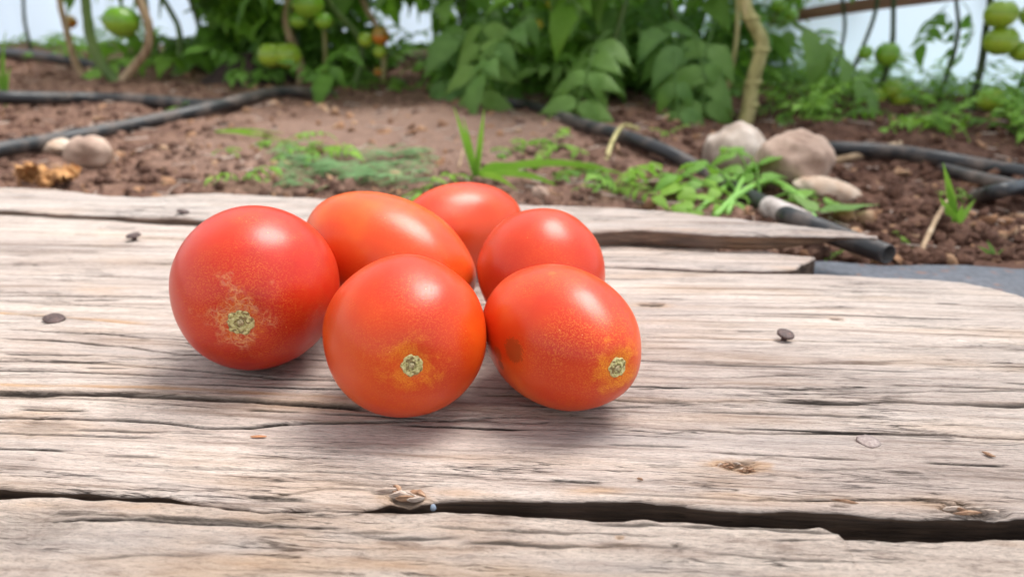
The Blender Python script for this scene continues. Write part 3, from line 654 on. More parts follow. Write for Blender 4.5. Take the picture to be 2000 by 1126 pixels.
# grey strip under the right end of the boards
t = NT('grey_rubber'); c = t.coord(); n_ = t.noise(c, 260, 4)
t.set(color=t.mix(t.mr(t.noise(c, 120, 4), .60, .68, 0, .7), t.ramp(n_, [(.3, (.055, .060, .074)), (.7, (.115, .122, .148))]), (.20, .085, .05)), rough=.6, normal=t.bump(n_, .5, .0006))
prof = [(-.085, -.032), (-.085, -.016), (-.02, -.014), (-.006, -.0145), (.002, -.017), (.0055, -.022), (.0055, -.036)]
A_ = on_z(1545, 506, -.0145); B_ = on_z(2060, 519, -.0145); C_ = A_ + (B_-A_)*1.9; nn = 60
dirv = (B_-A_).normalized(); nrm_ = Vector((-dirv.y, dirv.x, 0)); Pm = np.zeros((nn, len(prof), 3))
for i in range(nn):
    q = A_.lerp(C_, i/(nn-1)); wv = .0014*float(perlin(np.array([i*.35]), np.array([2.]), 3)[0])
    for j, (dv, z_) in enumerate(prof): Pm[i, j] = (q.x+nrm_.x*(dv+wv), q.y+nrm_.y*(dv+wv), z_+.0008*math.sin(i*.4))
tag(link('rubber_strip', grid_mesh('rubber_strip', Pm, wrap=True), t.m), 'blue-grey rust-specked strip lying under the right end of the boards', 'strip')

def stone_mat(name, A, B, C, seed):
    t = NT(name); c = t.coord(loc=(seed, seed, seed)); n1 = t.noise(c, 22, 4, .6); n2 = t.noise(c, 160, 4)
    col = t.ramp(n1, [(.34, A), (.50, B), (.66, C)]); col = t.mix(.35, col, t.ramp(n2, [(.3, .6), (.7, 1.2)]), 'MULTIPLY')
    t.set(color=col, rough=.85, normal=t.bump(n2, .4, .001)); return t.m
def stone(label, px, py, w_px, h_px, mat, depth=.9, seed=1, rough=.14, rz=0, ry=0, dy=0.0):
    p = on_ground(px, py+h_px*.5); dist = (p-CAMP).dot(FW); sx = w_px/2/F_PX*dist; sz = h_px/2/F_PX*dist
    me = lump('stone', seed, 3, rough, 1.5, sx=sx, sy=sx*depth, sz=sz*1.12)
    o = link('stone', me, mat, None, (p.x, p.y+sx*depth*.6+dy, gz(p.x, p.y)+sz*.68), (0, ry, rz)); return tag(o, label, 'stone', 'stones lying on the soil')
SG = stone_mat('stone_pale', (.24, .185, .15), (.46, .36, .29), (.70, .60, .52), 1)
SP = stone_mat('stone_pink', (.22, .135, .095), (.44, .31, .24), (.54, .41, .325), 3)
SC = stone_mat('stone_cream', (.38, .22, .13), (.55, .42, .32), (.66, .56, .46), 6)
stone('pale grey stone with a white patch, left of the two large stones', 1440, 295, 124, 104, SG, seed=4, ry=.12)
stone('pinkish brown stone with a dark hollow, right of the two large stones', 1546, 310, 150, 108, SP, seed=9, ry=-.1, dy=-.015)
stone('long cream stone lying in front of the pinkish stone', 1622, 371, 138, 46, SC, seed=12, depth=.5, ry=.22, rough=.10)
stone('tan blunt stone under the forked hose at the left', 168, 302, 92, 62, SP, seed=15, depth=.7)
stone('flat buff stone chip beside the tan stone at the left', 100, 296, 70, 26, SC, seed=17, depth=.8)
stone('small brown stone lying under the curved grass blades', 1055, 372, 34, 28, SP, seed=21)

# crumbly orange clump of dry leaf at the left
t = NT('dry_leaf'); c = t.coord()
t.set(color=t.ramp(t.noise(c, 90, 4), [(.3, (.20, .085, .03)), (.55, (.50, .25, .09)), (.75, (.66, .40, .18))]), rough=.85, normal=t.bump(t.noise(c, 200, 4), .6, .002)); DRY = t.m
p = on_ground(95, 366); cl = empty('dry_leaf_clump', p); tag(cl, 'crumpled orange-brown clump of dry leaves in front of the tan stone', 'dry leaves')
rnd = random.Random(11)
for k in range(9):
    n = 9; a = np.linspace(-1, 1, n); LX, LY = np.meshgrid(a, a, indexing='ij'); s0 = rnd.uniform(.008, .014)
    LZ = .9*perlin(LX*1.3, LY*1.3, 30+k) + .35*perlin(LX*3, LY*3, 50+k) - .4*(LX**2+LY**2)
    m_ = 1-.3*(LX**2+LY**2)/2; P = np.stack([LX*m_*s0, LY*m_*s0, LZ*s0*.8], -1)
    link('dry_leaf', grid_mesh('dry_leaf', P), DRY, cl, (rnd.uniform(-.017, .017), rnd.uniform(-.006, .014), .006+rnd.uniform(0, .012)), (rnd.uniform(-1, 1), rnd.uniform(-1, 1), rnd.uniform(0, 6)))

# ---------------------------------------------------------------- clods and litter on the soil (uncountable)
def merge_lumps(name, items, mat, label):
    """items: (mesh arrays template index, loc, rot, scale)"""
    T_ = []
    for s in range(6):
        n, m = 6, 8; th = np.linspace(0, PI, n)[:, None]; ph = np.linspace(0, 2*PI, m, endpoint=False)[None, :]
        D = np.stack([np.sin(th)*np.cos(ph), np.sin(th)*np.sin(ph), np.cos(th)+0*ph], -1)
        k = 1+.75*perlin(D[..., 0]*2.6+D[..., 2]*2.1, D[..., 1]*2.6-D[..., 2], 70+s); P = (D*k[..., None]).reshape(-1, 3)
        idx = np.arange(n*m).reshape(n, m); idx = np.concatenate([idx, idx[:, :1]], 1)
        q = np.stack([idx[:-1, :-1], idx[1:, :-1], idx[1:, 1:], idx[:-1, 1:]], -1).reshape(-1, 4); T_.append((P, q))
    VV = []; QQ = []; off = 0
    for (ti, loc, rot, sc) in items:
        P, q = T_[ti]; M = np.array(Euler(rot).to_matrix()); VV.append((P*np.array(sc)) @ M.T + np.array(loc)); QQ.append(q+off); off += len(P)
    V = np.concatenate(VV); Q = np.concatenate(QQ)
    me = bpy.data.meshes.new(name); me.vertices.add(len(V)); me.vertices.foreach_set('co', V.reshape(-1).astype(np.float32))
    me.loops.add(Q.size); me.loops.foreach_set('vertex_index', Q.reshape(-1).astype(np.int32)); me.polygons.add(len(Q)); me.polygons.foreach_set('loop_start', np.arange(0, Q.size, 4, dtype=np.int32))
    me.update(calc_edges=True); me.validate(); o = link(name, me, mat); tag(o, label, None, None, 'stuff'); return o
rnd = random.Random(42)
def scatter(n, smin, smax, flat=1.0, bare=True):
    it = []
    while len(it) < n:
        y_ = .50 + 1.5*rnd.random()**1.5; x_ = rnd.uniform(-.85, .85)*y_*1.0 + rnd.uniform(-.1, .1)
        if bare and math.exp(-(((x_+.16)/.28)**2+((y_-.98)/.26)**2)) > rnd.random()*.8: continue
        if y_ < .66 and x_ < .10 and y_ < .60: continue
        s = smin+(smax-smin)*rnd.random()**3.2
        it.append((rnd.randrange(6), (x_, y_, gz(x_, y_)+s*.25*flat), (rnd.uniform(0, 6), rnd.uniform(-.5, .5), rnd.uniform(0, 6)), (s, s*rnd.uniform(.6, 1), s*rnd.uniform(.5, .9)*flat)))
    return it
merge_lumps('soil_clods', scatter(9000, .0012, .0078), SOIL, 'crumbly brown soil clods strewn over the beds')
t = NT('litter'); c = t.coord()
t.set(color=t.ramp(t.noise(c, 40, 3), [(.3, (.16, .075, .04)), (.5, (.32, .17, .09)), (.7, (.52, .36, .23))]), rough=.9)
merge_lumps('leaf_litter', scatter(1500, .0022, .010, .35, False), t.m, 'small tan and brown scraps of bark and dry leaf on the soil')

# ---------------------------------------------------------------- greenery
def leaf_mat(name, A, B, tr=.35, rough=.5):
    t = NT(name); c = t.coord(); n_ = t.noise(c, 40, 3); r_ = rand_out(t)
    col = t.mix(t.mr(n_, .3, .7), A, B)
    col = t.mix(t.mr(r_, 0, 1, 0, .55), col, tuple(B[i]*(1.5, 1.25, .8)[i] for i in range(3)))
    vn = t.noise(t.coord(scale=(260, 260, 260)), 1, 2)
    t.set(color=col, rough=rough, spec=.35, normal=t.bump(vn, .5, .002))
    tl = t.node('ShaderNodeBsdfTranslucent'); t.put(tl.inputs[0], t.mix(.55, col, (.26, .50, .04)))
    mx = t.node('ShaderNodeMixShader'); mx.inputs[0].default_value = tr
    t.l.new(t.p.outputs[0], mx.inputs[1]); t.l.new(tl.outputs[0], mx.inputs[2]); t.l.new(mx.outputs[0], t.out.inputs[0])
    return t.m
L_TEAL = leaf_mat('leaf_teal', (.080, .19, .045), (.16, .31, .08), .36)
L_MID = leaf_mat('leaf_mid', (.085, .21, .030), (.16, .35, .045), .45)
L_DARK = leaf_mat('leaf_dark', (.060, .155, .026), (.12, .26, .042), .48)
L_BRIGHT = leaf_mat('leaf_bright', (.14, .33, .045), (.23, .46, .07), .42)
L_PALE = leaf_mat('leaf_cut_grass', (.07, .17, .06), (.20, .36, .15), .3)
def leaflet(L, Wd, lobes=4, seed=0, droop=.35, fold=.25, n=12):
    """verts/faces of one toothed leaflet along +Y, base at the origin"""
    rnd = random.Random(seed); V = []; Fc = []
    for i in range(n+1):
        t_ = i/n; w = Wd*.5*(math.sin(PI*min(1, t_*1.05)**.72))**.85*(1-.25*t_)
        if 0 < i < n: w *= 1 + .20*(((t_*lobes*1.5) % 1.0)-.5) + rnd.uniform(-.06, .06)
        w = max(w, .0006); y_ = L*t_*(1-.12*t_*droop); z_ = -droop*L*t_*t_*.6
        ed = fold*w
        wv = .06*w*math.sin(t_*12+seed)
        V += [(-w, y_-.05*L, z_+ed*.4+wv), (-w*.5, y_-.02*L, z_+ed*.55), (0, y_, z_), (w*.5, y_-.02*L, z_+ed*.55), (w, y_-.05*L, z_+ed*.4-wv)]
        if i:
            a0 = 5*(i-1)
            for k in range(4): Fc.append((a0+k, a0+k+1, a0+6+k, a0+5+k))
    return V, Fc
def compound_leaf(name, L=.20, pairs=3, lf=.07, seed=0, arch=.5, mat=None):
    rnd = random.Random(seed); V = []; Fc = []
    def add(v, f, M):
        o_ = len(V); V.extend([M @ Vector(p_) for p_ in v]); Fc.extend([tuple(i+o_ for i in q) for q in f])
    def rachis(s): return Vector((.02*L*math.sin(3*s+seed), L*s*(1-.15*s*arch), L*(.25*s - arch*s*s)))
    # rachis as a thin square tube
    n = 8; rv = []; rf = []
    for i in range(n+1):
        c_ = rachis(i/n); r_ = .0020*(1-.6*i/n)
        rv += [(c_.x-r_, c_.y, c_.z-r_), (c_.x+r_, c_.y, c_.z-r_), (c_.x, c_.y, c_.z+r_)]
        if i:
            a0 = 3*(i-1)
            for k in range(3): rf.append((a0+k, a0+(k+1) % 3, a0+3+(k+1) % 3, a0+3+k))
    add(rv, rf, Matrix.Identity(4))
    for k in range(pairs):
        s = .32 + .55*k/max(1, pairs-1)*.95; c_ = rachis(s)
        slope = math.atan2(L*(.25-2*arch*s), L)
        for sg in (-1, 1):
            sz = lf*rnd.uniform(.75, 1.1)*(1-.12*abs(k-1)); v, f = leaflet(sz, sz*.52, 4, rnd.randrange(999), rnd.uniform(.4, 1.0))
            M = Matrix.Translation(c_) @ Matrix.Rotation(slope*.7, 4, 'X') @ Matrix.Rotation(-sg*rnd.uniform(.85, 1.25), 4, 'Z') @ Matrix.Rotation(rnd.uniform(-.5, .15), 4, 'X') @ Matrix.Translation((0, .006, 0))
            add(v, f, M)
            if rnd.random() < .6:
                sz *= .4; v, f = leaflet(sz, sz*.6, 3, rnd.randrange(999), .4, n=6)
                add(v, f, Matrix.Translation(rachis(s+.1)) @ Matrix.Rotation(-sg*1.4, 4, 'Z') @ Matrix.Rotation(-.2, 4, 'X'))
    v, f = leaflet(lf*1.25, lf*.72, 5, rnd.randrange(999), .8)
    add(v, f, Matrix.Translation(rachis(.97)) @ Matrix.Rotation(math.atan2(.25-2*arch, 1)*.8, 4, 'X'))
    me = mesh(name, V, Fc); return me
LEAF = {}
for key, mt in (('teal', L_TEAL), ('mid', L_MID), ('dark', L_DARK), ('bright', L_BRIGHT)):
    LEAF[key] = []
    for s in range(5):
        me = compound_leaf('leaf', .20, 3 + s % 2, .078 if key != 'bright' else .06, s*7+hash_key if (hash_key := {'teal': 1, 'mid': 2, 'dark': 3, 'bright': 4}[key]) else 0, .35+.12*s)
        me.materials.append(mt); LEAF[key].append(me)
t = NT('green_stem'); c = t.coord()
t.set(color=t.ramp(t.noise(t.coord(scale=(60, 60, 14)), 1, 3), [(.3, (.07, .13, .03)), (.7, (.16, .24, .06))]), rough=.6, normal=t.bump(t.noise(c, 300, 3), .4, .001)); STG = t.m
t = NT('woody_stem'); c = t.coord(); ns = t.noise(t.coord(scale=(90, 90, 20)), 1, 4)
t.set(color=t.ramp(ns, [(.3, (.20, .17, .06)), (.5, (.42, .38, .15)), (.75, (.62, .52, .28))]), rough=.75, normal=t.bump(ns, .6, .002)); STW = t.m
t = NT('brown_stem'); ns = t.noise(t.coord(scale=(90, 90, 20)), 1, 4)
t.set(color=t.ramp(ns, [(.3, (.22, .13, .07)), (.55, (.44, .31, .19)), (.75, (.60, .48, .33))]), rough=.8, normal=t.bump(ns, .5, .002)); STB = t.m
t = NT('dark_stem'); t.set(color=t.ramp(t.noise(t.coord(), 40, 3), [(.3, (.022, .040, .014)), (.7, (.060, .085, .030))]), rough=.7); STD = t.m
def fruit_mat(name, A, B, sp=.4):
    t = NT(name); c = t.coord(); sep = t.node('ShaderNodeSeparateXYZ'); t.l.new(c, sep.inputs[0])
    col = t.mix(t.mr(t.math('ADD', sep.outputs[2], t.mr(t.noise(c, 60, 3), .3, .7, -.01, .01)), -.02, .025), B, A)
    t.set(color=col, rough=.33, spec=.5, sss=.1, coat=.2); t.p.inputs['Subsurface Scale'].default_value = .004
    return t.m
FG = fruit_mat('green_fruit', (.16, .34, .020), (.27, .45, .04)); FO = fruit_mat('turning_fruit', (.34, .20, .03), (.62, .20, .03)); FR = fruit_mat('ripe_fruit', (.5, .09, .02), (.58, .06, .02))
FY = fruit_mat('lime_fruit', (.24, .37, .020), (.38, .50, .045))
def fruit_mesh(mt, seed):
    n, m = 24, 40; th = np.linspace(0, PI, n)[:, None]; ph = np.linspace(0, 2*PI, m, endpoint=False)[None, :]
    D = np.stack([np.sin(th)*np.cos(ph), np.sin(th)*np.sin(ph), np.cos(th)+0*ph], -1)
    k = 1+.025*np.cos(5*ph+seed)*np.sin(th) - .16*np.exp(-(th/.30)**2) + .02*perlin(D[..., 0]*2, D[..., 1]*2, seed)
    me = grid_mesh('fruit', D*k[..., None], wrap=True); me.materials.append(mt); return me
FM = {k: [fruit_mesh(m_, s) for s in range(2)] for k, m_ in (('g', FG), ('o', FO), ('r', FR), ('y', FY))}
V = []; Fc = []
for k in range(5):
    v, f = leaflet(.9, .26, 1, k, -.5, .3, 6); M = Matrix.Rotation(2*PI*k/5, 4, 'Z') @ Matrix.Translation((0, .03, 0))
    o_ = len(V); V += [M @ Vector(q) for q in v]; Fc += [tuple(i+o_ for i in q) for q in f]
CALYX = mesh('calyx', V, Fc); CALYX.materials.append(L_MID)
def stalk(parent, a, b, r=.0022, mat=STG, name='fruit_stalk'):
    mid = a.lerp(b, .5) + Vector((0, 0, .012)); return link(name, tube(name, [a, mid, b], r, seg=8, n=5), mat, parent)
def fruit(parent, px, py, y, r_px, kind='g', squash=.9, tilt=(0, 0), attach=None):
    p = at_y(px, py, y); r_ = r_px/F_PX*(p-CAMP).dot(FW)
    o = link('green_fruit' if kind in 'gy' else 'ripening_fruit', FM[kind][int(px) % 2], None, parent, p-parent.location, (tilt[0], tilt[1], px*.1), (r_, r_, r_*squash))
    cx = link('calyx', CALYX, None, o, (0, 0, .82), (0, 0, .3), (.85, .85, .85))
    if attach is not None: stalk(parent, attach, p-parent.location+Vector((0, 0, r_*squash*.8)))
    return o
CLEAR = [(238, 42, 48, 1.4), (545, 108, 45, 1.5), (605, 15, 40, 1.5), (743, 75, 26, 1.6), (738, 120, 20, 1.6), (818, 35, 22, 3), (818, 80, 16, 3), (812, 115, 12, 3), (808, 150, 8, 3), (1735, 180, 60, 1.3), (1734, 104, 40, 1.3),
         (1955, 60, 60, 1.3), (1937, 194, 45, 1.3), (60, 40, 50, 2.2), (150, 60, 40, 1.6), (1475, 120, 45, 1.4), (1455, 210, 45, 1.4), (1650, 90, 60, 1.9), (1850, 100, 70, 1.9), (350, 30, 30, 2), (1850, 180, 50, 1.6)]
def to_px(p):
    d = p - CAMP; z_ = d.dot(FW); return 1000+F_PX*d.x/z_, 563-F_PX*d.dot(UP)/z_, d.y
def blocked(p, az, pitch, s):
    dirn = Vector((-math.sin(az)*math.cos(pitch), math.cos(az)*math.cos(pitch), math.sin(pitch)*.5))
    for q in (.35, .65, .95, 1.2):
        px, py, yy = to_px(p + dirn*.20*s*q + Vector((0, 0, -.05*s*q*q)))
        for (cx, cy, cr, cy_) in CLEAR:
            if yy < cy_ and (px-cx)**2 + (py-cy)**2 < (cr + (48 if cr < 24 else 66)*s/yy)**2: return True
    return False
def plant(label, base, path, r=.006, mat=STG, leaves=0, kinds=('mid',), lz=(.04, .45), lscale=(.7, 1.1), seed=0, spread=1.0, facing=None, cat='tomato plant', name='tomato_plant', avoid=None):
    """path: points relative to the base; leaves spring from the stem"""
    root = empty(name, base); tag(root, label, cat, 'tomato plants at the back of the greenhouse')
    P = smooth_path(path, 8); link('stem', tube('stem', path, lambda q: r*(1-.35*q), seg=12, n=8, rough=.06, seed=seed), mat, root)
    rnd = random.Random(seed)
    for k in range(leaves):
        z = rnd.uniform(*lz); c_ = min(P, key=lambda q: abs(q.z-z))
        az = rnd.uniform(0, 2*PI) if facing is None or rnd.random() < .25 else facing + rnd.uniform(-1.3, 1.3)
        me = LEAF[rnd.choice(kinds)][rnd.randrange(5)]; s = rnd.uniform(*lscale)
        off = Vector((-math.sin(az), math.cos(az), 0))*rnd.uniform(0, .05)*spread
        pt = rnd.uniform(-.25, .55); lp = Vector((c_.x+off.x, c_.y+off.y, z))
        if blocked(Vector(base)+lp, az, pt, s): continue
        link('leaf', me, None, root, lp, (pt, rnd.uniform(-.5, .5), az), (s, s, s))
    return root
def pxp(base, y, pts):                               # stem path relative to the base, from picture positions at depth y
    return [at_y(px, py, y+(dy if len(q) else 0)) - base for (px, py, dy, *q) in [(a_[0], a_[1], a_[2] if len(a_) > 2 else 0, 1) for a_ in pts]]
def gb(px, py):
    p = on_ground(px, py); return Vector((p.x, p.y, p.z-.004))

# --- left bed: bare stems with a big green fruit
b = gb(240, 172); y = b.y
p1 = plant('forked green stem plant with one large green tomato, on the left bed', b, pxp(b, y, [(240, 172), (205, 135), (180, 85), (170, 30), (165, -30), (150, -200)]), .0105, STG, 7, ('mid', 'bright'), (.24, .42), seed=1)
link('side_stem', tube('side_stem', pxp(b, y, [(236, 160), (262, 130), (288, 95), (290, 50), (272, 0), (262, -50)]), .0075, seg=10, n=8, rough=.05), STB, p1)
fruit(p1, 238, 42, y, 34, 'g', .86, attach=at_y(262, -20, y)-b)
b = gb(162, 154); y = b.y
p2 = plant('bare brown stem leaning left beside the forked green plant', b, pxp(b, y, [(162, 154), (143, 110), (128, 50), (116, 0), (100, -120)]), .0075, STB, 5, ('mid', 'dark'), (.24, .40), seed=2)
fruit(p2, 136, 43, y+.05, 14, 'o')
b = gb(60, 120); b = Vector((at_y(60, 118, 2.0).x, 2.0, gz(-1.2, 2.0))); y = 2.0
p3 = plant('thin dark stems with small leaves in the far left corner', b, pxp(b, y, [(60, 140), (58, 90), (48, 40), (45, -20), (40, -150)]), .005, STD, 12, ('mid', 'dark'), (.03, .40), (.45, .75), seed=3)
b = Vector((at_y(330, 150, 1.75).x, 1.75, gz(-.7, 1.75))); y = 1.75
p4 = plant('slender green plant behind the large green tomato', b, pxp(b, y, [(335, 165), (310, 110), (295, 60), (285, 0), (280, -150)]), .006, STG, 16, ('mid', 'dark', 'bright'), (.0, .40), (.45, .8), seed=4)
# blade of grass at the far left
def blades(name, label, root_p, tips, w, mat, cat, grp=None, sag=.25, pname='blade'):
    root = empty(name, root_p); tag(root, label, cat, grp)
    for k, tp in enumerate(tips):
        tp = Vector(tp)-root_p; L = tp.length; side = tp.cross(Vector((0, 1, .3)));
        side = side.normalized() if side.length > 1e-6 else Vector((1, 0, 0))
        n = 10; V = []; Fc = []
        for i in range(n+1):
            s = i/n; c_ = tp*s + Vector((0, 0, L*sag*math.sin(PI*s)*.6)); ww = w*(.45+1.1*math.sin(PI*min(.999, s*.8+.15)))*(1-s**3)*.6+.0002
            V += [c_-side*ww+Vector((0, -.2*ww, .25*ww)), c_, c_+side*ww+Vector((0, .2*ww, .25*ww))]
            if i: a0 = 3*(i-1); Fc += [(a0, a0+1, a0+4, a0+3), (a0+1, a0+2, a0+5, a0+4)]
        link(pname, mesh(pname, V, Fc), mat, root)
    return root
G = lambda px, py, dz=0.0: on_ground(px, py) + Vector((0, 0, dz))
rp = G(12, 215); blades('grass_tuft', 'thin upright grass blades at the left edge above the hoses', rp, [at_y(5, 95, rp.y), at_y(22, 130, rp.y), at_y(-10, 120, rp.y), at_y(12, 60, rp.y)], .003, L_MID, 'grass', 'small weeds on the soil')

# --- dense rows in the middle
mid = [
 (395, 1.70, 30, ('dark', 'mid'), 'leafy plant behind the dark heap of soil', 11),
 (460, 1.95, 44, ('dark',), 'dark bushy plant deep behind the dark heap of soil', 12),
 (590, 1.50, 20, ('mid', 'dark'), 'plant with a brown stem carrying the cluster of green tomatoes', 13),
 (530, 1.80, 44, ('dark', 'mid'), 'shaded plant far behind the cluster of green tomatoes', 14),
 (665, 1.62, 44, ('dark', 'mid'), 'bushy plant just right of the green tomato cluster', 15),
 (748, 1.52, 30, ('mid', 'dark'), 'plant bearing the orange ripening tomato left of the bright gap', 16),
 (700, 1.95, 40, ('dark',), 'far dark plant left of the bright gap', 17),
 (905, 1.50, 38, ('teal', 'mid'), 'dull green leafy plant just right of the bright gap', 18),
 (960, 1.95, 34, ('dark', 'teal'), 'shaded plant behind the one right of the bright gap', 19),
 (1030, 1.42, 26, ('teal', 'mid'), 'leafy plant with small yellow flowers in the centre', 20),
 (1095, 1.85, 34, ('dark', 'mid'), 'dense dark plant behind the yellow-flowered one', 21),
 (1180, 1.25, 20, ('teal', 'teal', 'mid'), 'dull green plant whose broad leaf hangs low over the centre hose', 22),
 (1240, 1.65, 34, ('dark', 'teal'), 'thick dark plant behind the low-hanging broad leaf', 23),
 (1330, 1.40, 30, ('teal', 'dark'), 'broad-leaved plant left of the knotty yellow stem', 24),
 (1400, 1.75, 30, ('dark', 'mid'), 'dark plant behind the knotty yellow stem', 25),
 (690, 1.40, 26, ('mid', 'dark'), 'low leafy plant between the green tomato cluster and the orange fruit', 27),
 (350, 1.62, 22, ('mid', 'dark'), 'small leafy plant left of the dark heap of soil', 29),
 (1540, 1.70, 14, ('mid', 'teal'), 'plant right behind the knotty yellow stem', 26)]
MP = {}
for (px, yy, nl, kk, lb, sd_) in mid:
    xx = (px-1000)/F_PX*(yy*math.cos(PITCH)+CAM_H*math.sin(PITCH)); b = Vector((xx, yy, gz(xx, yy)-.004)); rnd = random.Random(sd_)
    path = [Vector((0, 0, 0))]
    for k in range(1, 7): path.append(Vector((rnd.uniform(-.02, .02)+.01*k*rnd.choice((-1, 1)), rnd.uniform(-.02, .02), .085*k)))
    MP[sd_] = plant(lb, b, path, .006, STB if sd_ in (13, 16) else STG, int(nl*1.35), kk, (.0, .34), (.55, 1.0), seed=sd_*3)
p = MP[13]
for (px, py, r_, k_) in ((602, 8, 31, 'g'), (632, 41, 18, 'g'), (583, 40, 17, 'g'), (530, 108, 26, 'y'), (562, 108, 27, 'y')): fruit(p, px, py, p.location.y-.13, r_, k_, .9)
p = MP[16]
for (px, py, r_, k_) in ((743, 70, 17, 'o'), (714, 78, 14, 'y'), (742, 101, 13, 'y'), (738, 140, 8, 'o')): fruit(p, px, py, p.location.y-.14, r_, k_, 1.0)
for x0, y0, x1, y1 in ((745, 195, 748, 60), (628, 175, 634, 60)): link('side_stem', tube('side_stem', [at_y(x0, y0, p.location.y-.03)-p.location, at_y((x0+x1)/2+4, (y0+y1)/2, p.location.y-.03)-p.location, at_y(x1, y1, p.location.y-.03)-p.location], .0040, seg=8, n=6), STW, p)
p = MP[13]; link('side_stem', tube('side_stem', [at_y(x, yy, 1.46)-p.location for x, yy in ((585, 165), (588, 130), (572, 85), (560, 40), (570, -20), (560, -90))], .0075, seg=10, n=8), STB, p)
# small yellow flowers on the centre plant
t = NT('yellow_petal'); t.set(color=(.72, .50, .03), rough=.5); YP = t.m
V = []; Fc = []
for k in range(6):
    v, f = leaflet(.012, .0045, 1, k, .3, .2, 5); M = Matrix.Rotation(2*PI*k/6, 4, 'Z'); o_ = len(V); V += [M @ Vector(q) for q in v]; Fc += [tuple(i+o_ for i in q) for q in f]
FLW = mesh('flower', V, Fc); FLW.materials.append(YP)
p = MP[20]
for (px, py) in ((1052, 47), (985, 118), (1075, 8), (992, 105), (1313, 135), (1318, 118), (1320, 128)):
    link('flower', FLW, None, p, at_y(px, py, 1.24)-p.location, (1.2, .3, px), (.9, .9, .9))
for (px, py, r_) in ((1520, 12, 16), (1545, 30, 14)): fruit(MP[26], px, py, 1.5, r_, 'g')
# the leaf that hangs low in the centre and the big drooping leaves near the knotty stem
def placed_leaf(parent, px, py, y, az, pitch, roll, s, key='teal', v=0):
    return link('leaf', LEAF[key][v], None, parent, at_y(px, py, y)-parent.location, (pitch, roll, az), (s, s, s))
p = MP[22]
for a_ in ((1200, 60, 1.22, PI*.80, -.25, .2, 1.05, 'teal', 3), (1160, 95, 1.12, PI*.93, -.55, -.2, .85, 'teal', 4), (1240, 30, 1.25, PI*1.15, -.3, .2, 1.0, 'teal', 2), (1090, 20, 1.25, PI*.7, -.3, .2, 1.0, 'teal', 1),
           (960, 10, 1.30, PI*.9, -.5, .1, 1.05, 'teal', 3), (900, 60, 1.38, PI*1.1, -.4, .3, 1.0, 'teal', 2), (905, 20, 1.40, PI*.9, -.7, .1, 1.0, 'teal', 0)): placed_leaf(p, *a_)
p = MP[24]
for a_ in ((1350, 60, 1.15, PI*1.0, -.75, .1, 1.05, 'teal', 4), (1400, 40, 1.20, PI*.9, -.6, -.2, 1.0, 'teal', 2), (1500, 30, 1.20, PI*1.3, -.4, .2, 1.0, 'teal', 1), (1290, 40, 1.25, PI*1.0, -.6, .2, 1.1, 'teal', 3), (1320, 100, 1.12, PI*.95, -.9, .1, .9, 'teal', 0)): placed_leaf(p, *a_)
# knotty thick stem
b = gb(1450, 246); y = b.y
kn = plant('thick knotty yellow-brown stem rising behind the pale stones', b, pxp(b, y, [(1450, 250), (1462, 215), (1470, 160), (1484, 110), (1488, 80), (1470, 45), (1456, 10), (1448, -40), (1440, -200)]), .0115, STW, 4, ('teal', 'mid'), (.24, .40), seed=40)
for k, (px, py) in enumerate(((1466, 205), (1472, 160), (1486, 98), (1466, 36))):
    link('knot', lump('knot', 60+k, 2, .15, sx=.013, sy=.012, sz=.006), STW, kn, at_y(px, py, y)-b)
b = gb(1412, 215); y = b.y
plant('short yellow-green stalk left of the knotty stem', b, pxp(b, y, [(1405, 208), (1418, 180), (1430, 130), (1440, 60), (1440, -20)]), .005, STW, 3, ('mid',), (.15, .30), seed=41)

# --- right side: sparse plants against the plastic film
b = Vector((at_y(1730, 280, 1.25).x, 1.25, gz(.6, 1.25))); y = 1.25
pr = plant('dark-stemmed plant with a low cluster of green tomatoes, right of the stones', b, pxp(b, y, [(1705, 275), (1712, 215), (1725, 160), (1742, 90), (1745, 20), (1748, -120)]), .0052, STD, 7, ('dark', 'mid'), (.02, .40), (.4, .65), seed=50)
for (px, py, r_, k_) in ((1708, 190, 20, 'y'), (1742, 174, 20, 'y'), (1760, 190, 22, 'y'), (1734, 106, 24, 'g'), (1690, 103, 14, 'g')): fruit(pr, px, py, y-.02, r_, k_, .95)
link('side_stem', tube('side_stem', pxp(b, y, [(1665, 140), (1690, 80), (1708, 30), (1718, -30)]), .0035, seg=8), STD, pr)
b = Vector((at_y(1880, 285, 1.12).x, 1.12, gz(.75, 1.12))); y = 1.12
pq = plant('plant with the stacked large green tomatoes at the right edge', b, pxp(b, y, [(1875, 285), (1890, 235), (1905, 180), (1918, 120), (1925, 60), (1935, -10), (1940, -150)]), .0060, STD, 8, ('dark', 'mid'), (.02, .42), (.4, .7), seed=51)
for (px, py, r_, k_) in ((1955, 28, 30, 'y'), (1955, 80, 31, 'y'), (1998, 100, 23, 'y'), (1937, 194, 27, 'y'), (2020, 30, 26, 'y')): fruit(pq, px, py, y-.02, r_, k_, .88)
for k, (px, py, yy, lb) in enumerate(((1820, 260, 1.27, 'thin plant with dark hanging leaves in front of the film, right of centre'), (1610, 250, 1.46, 'wispy plant against the film below the timber rail'), (1960, 280, 1.20, 'sparse plant behind the stacked green tomatoes'), (2110, 250, 1.08, 'leafy plant just outside the right edge'))):
    b = Vector((at_y(px, py, yy).x, yy, gz(at_y(px, py, yy).x, yy)))
    plant(lb, b, [Vector((0, 0, 0)), Vector((.01, 0, .1)), Vector((-.008, .01, .2)), Vector((.01, 0, .32)), Vector((0, 0, .46))], .0035, STD, 12 if k != 3 else 20, ('dark', 'mid', 'mid'), (.0, .42), (.28, .48), seed=60+k)
o_ = pr
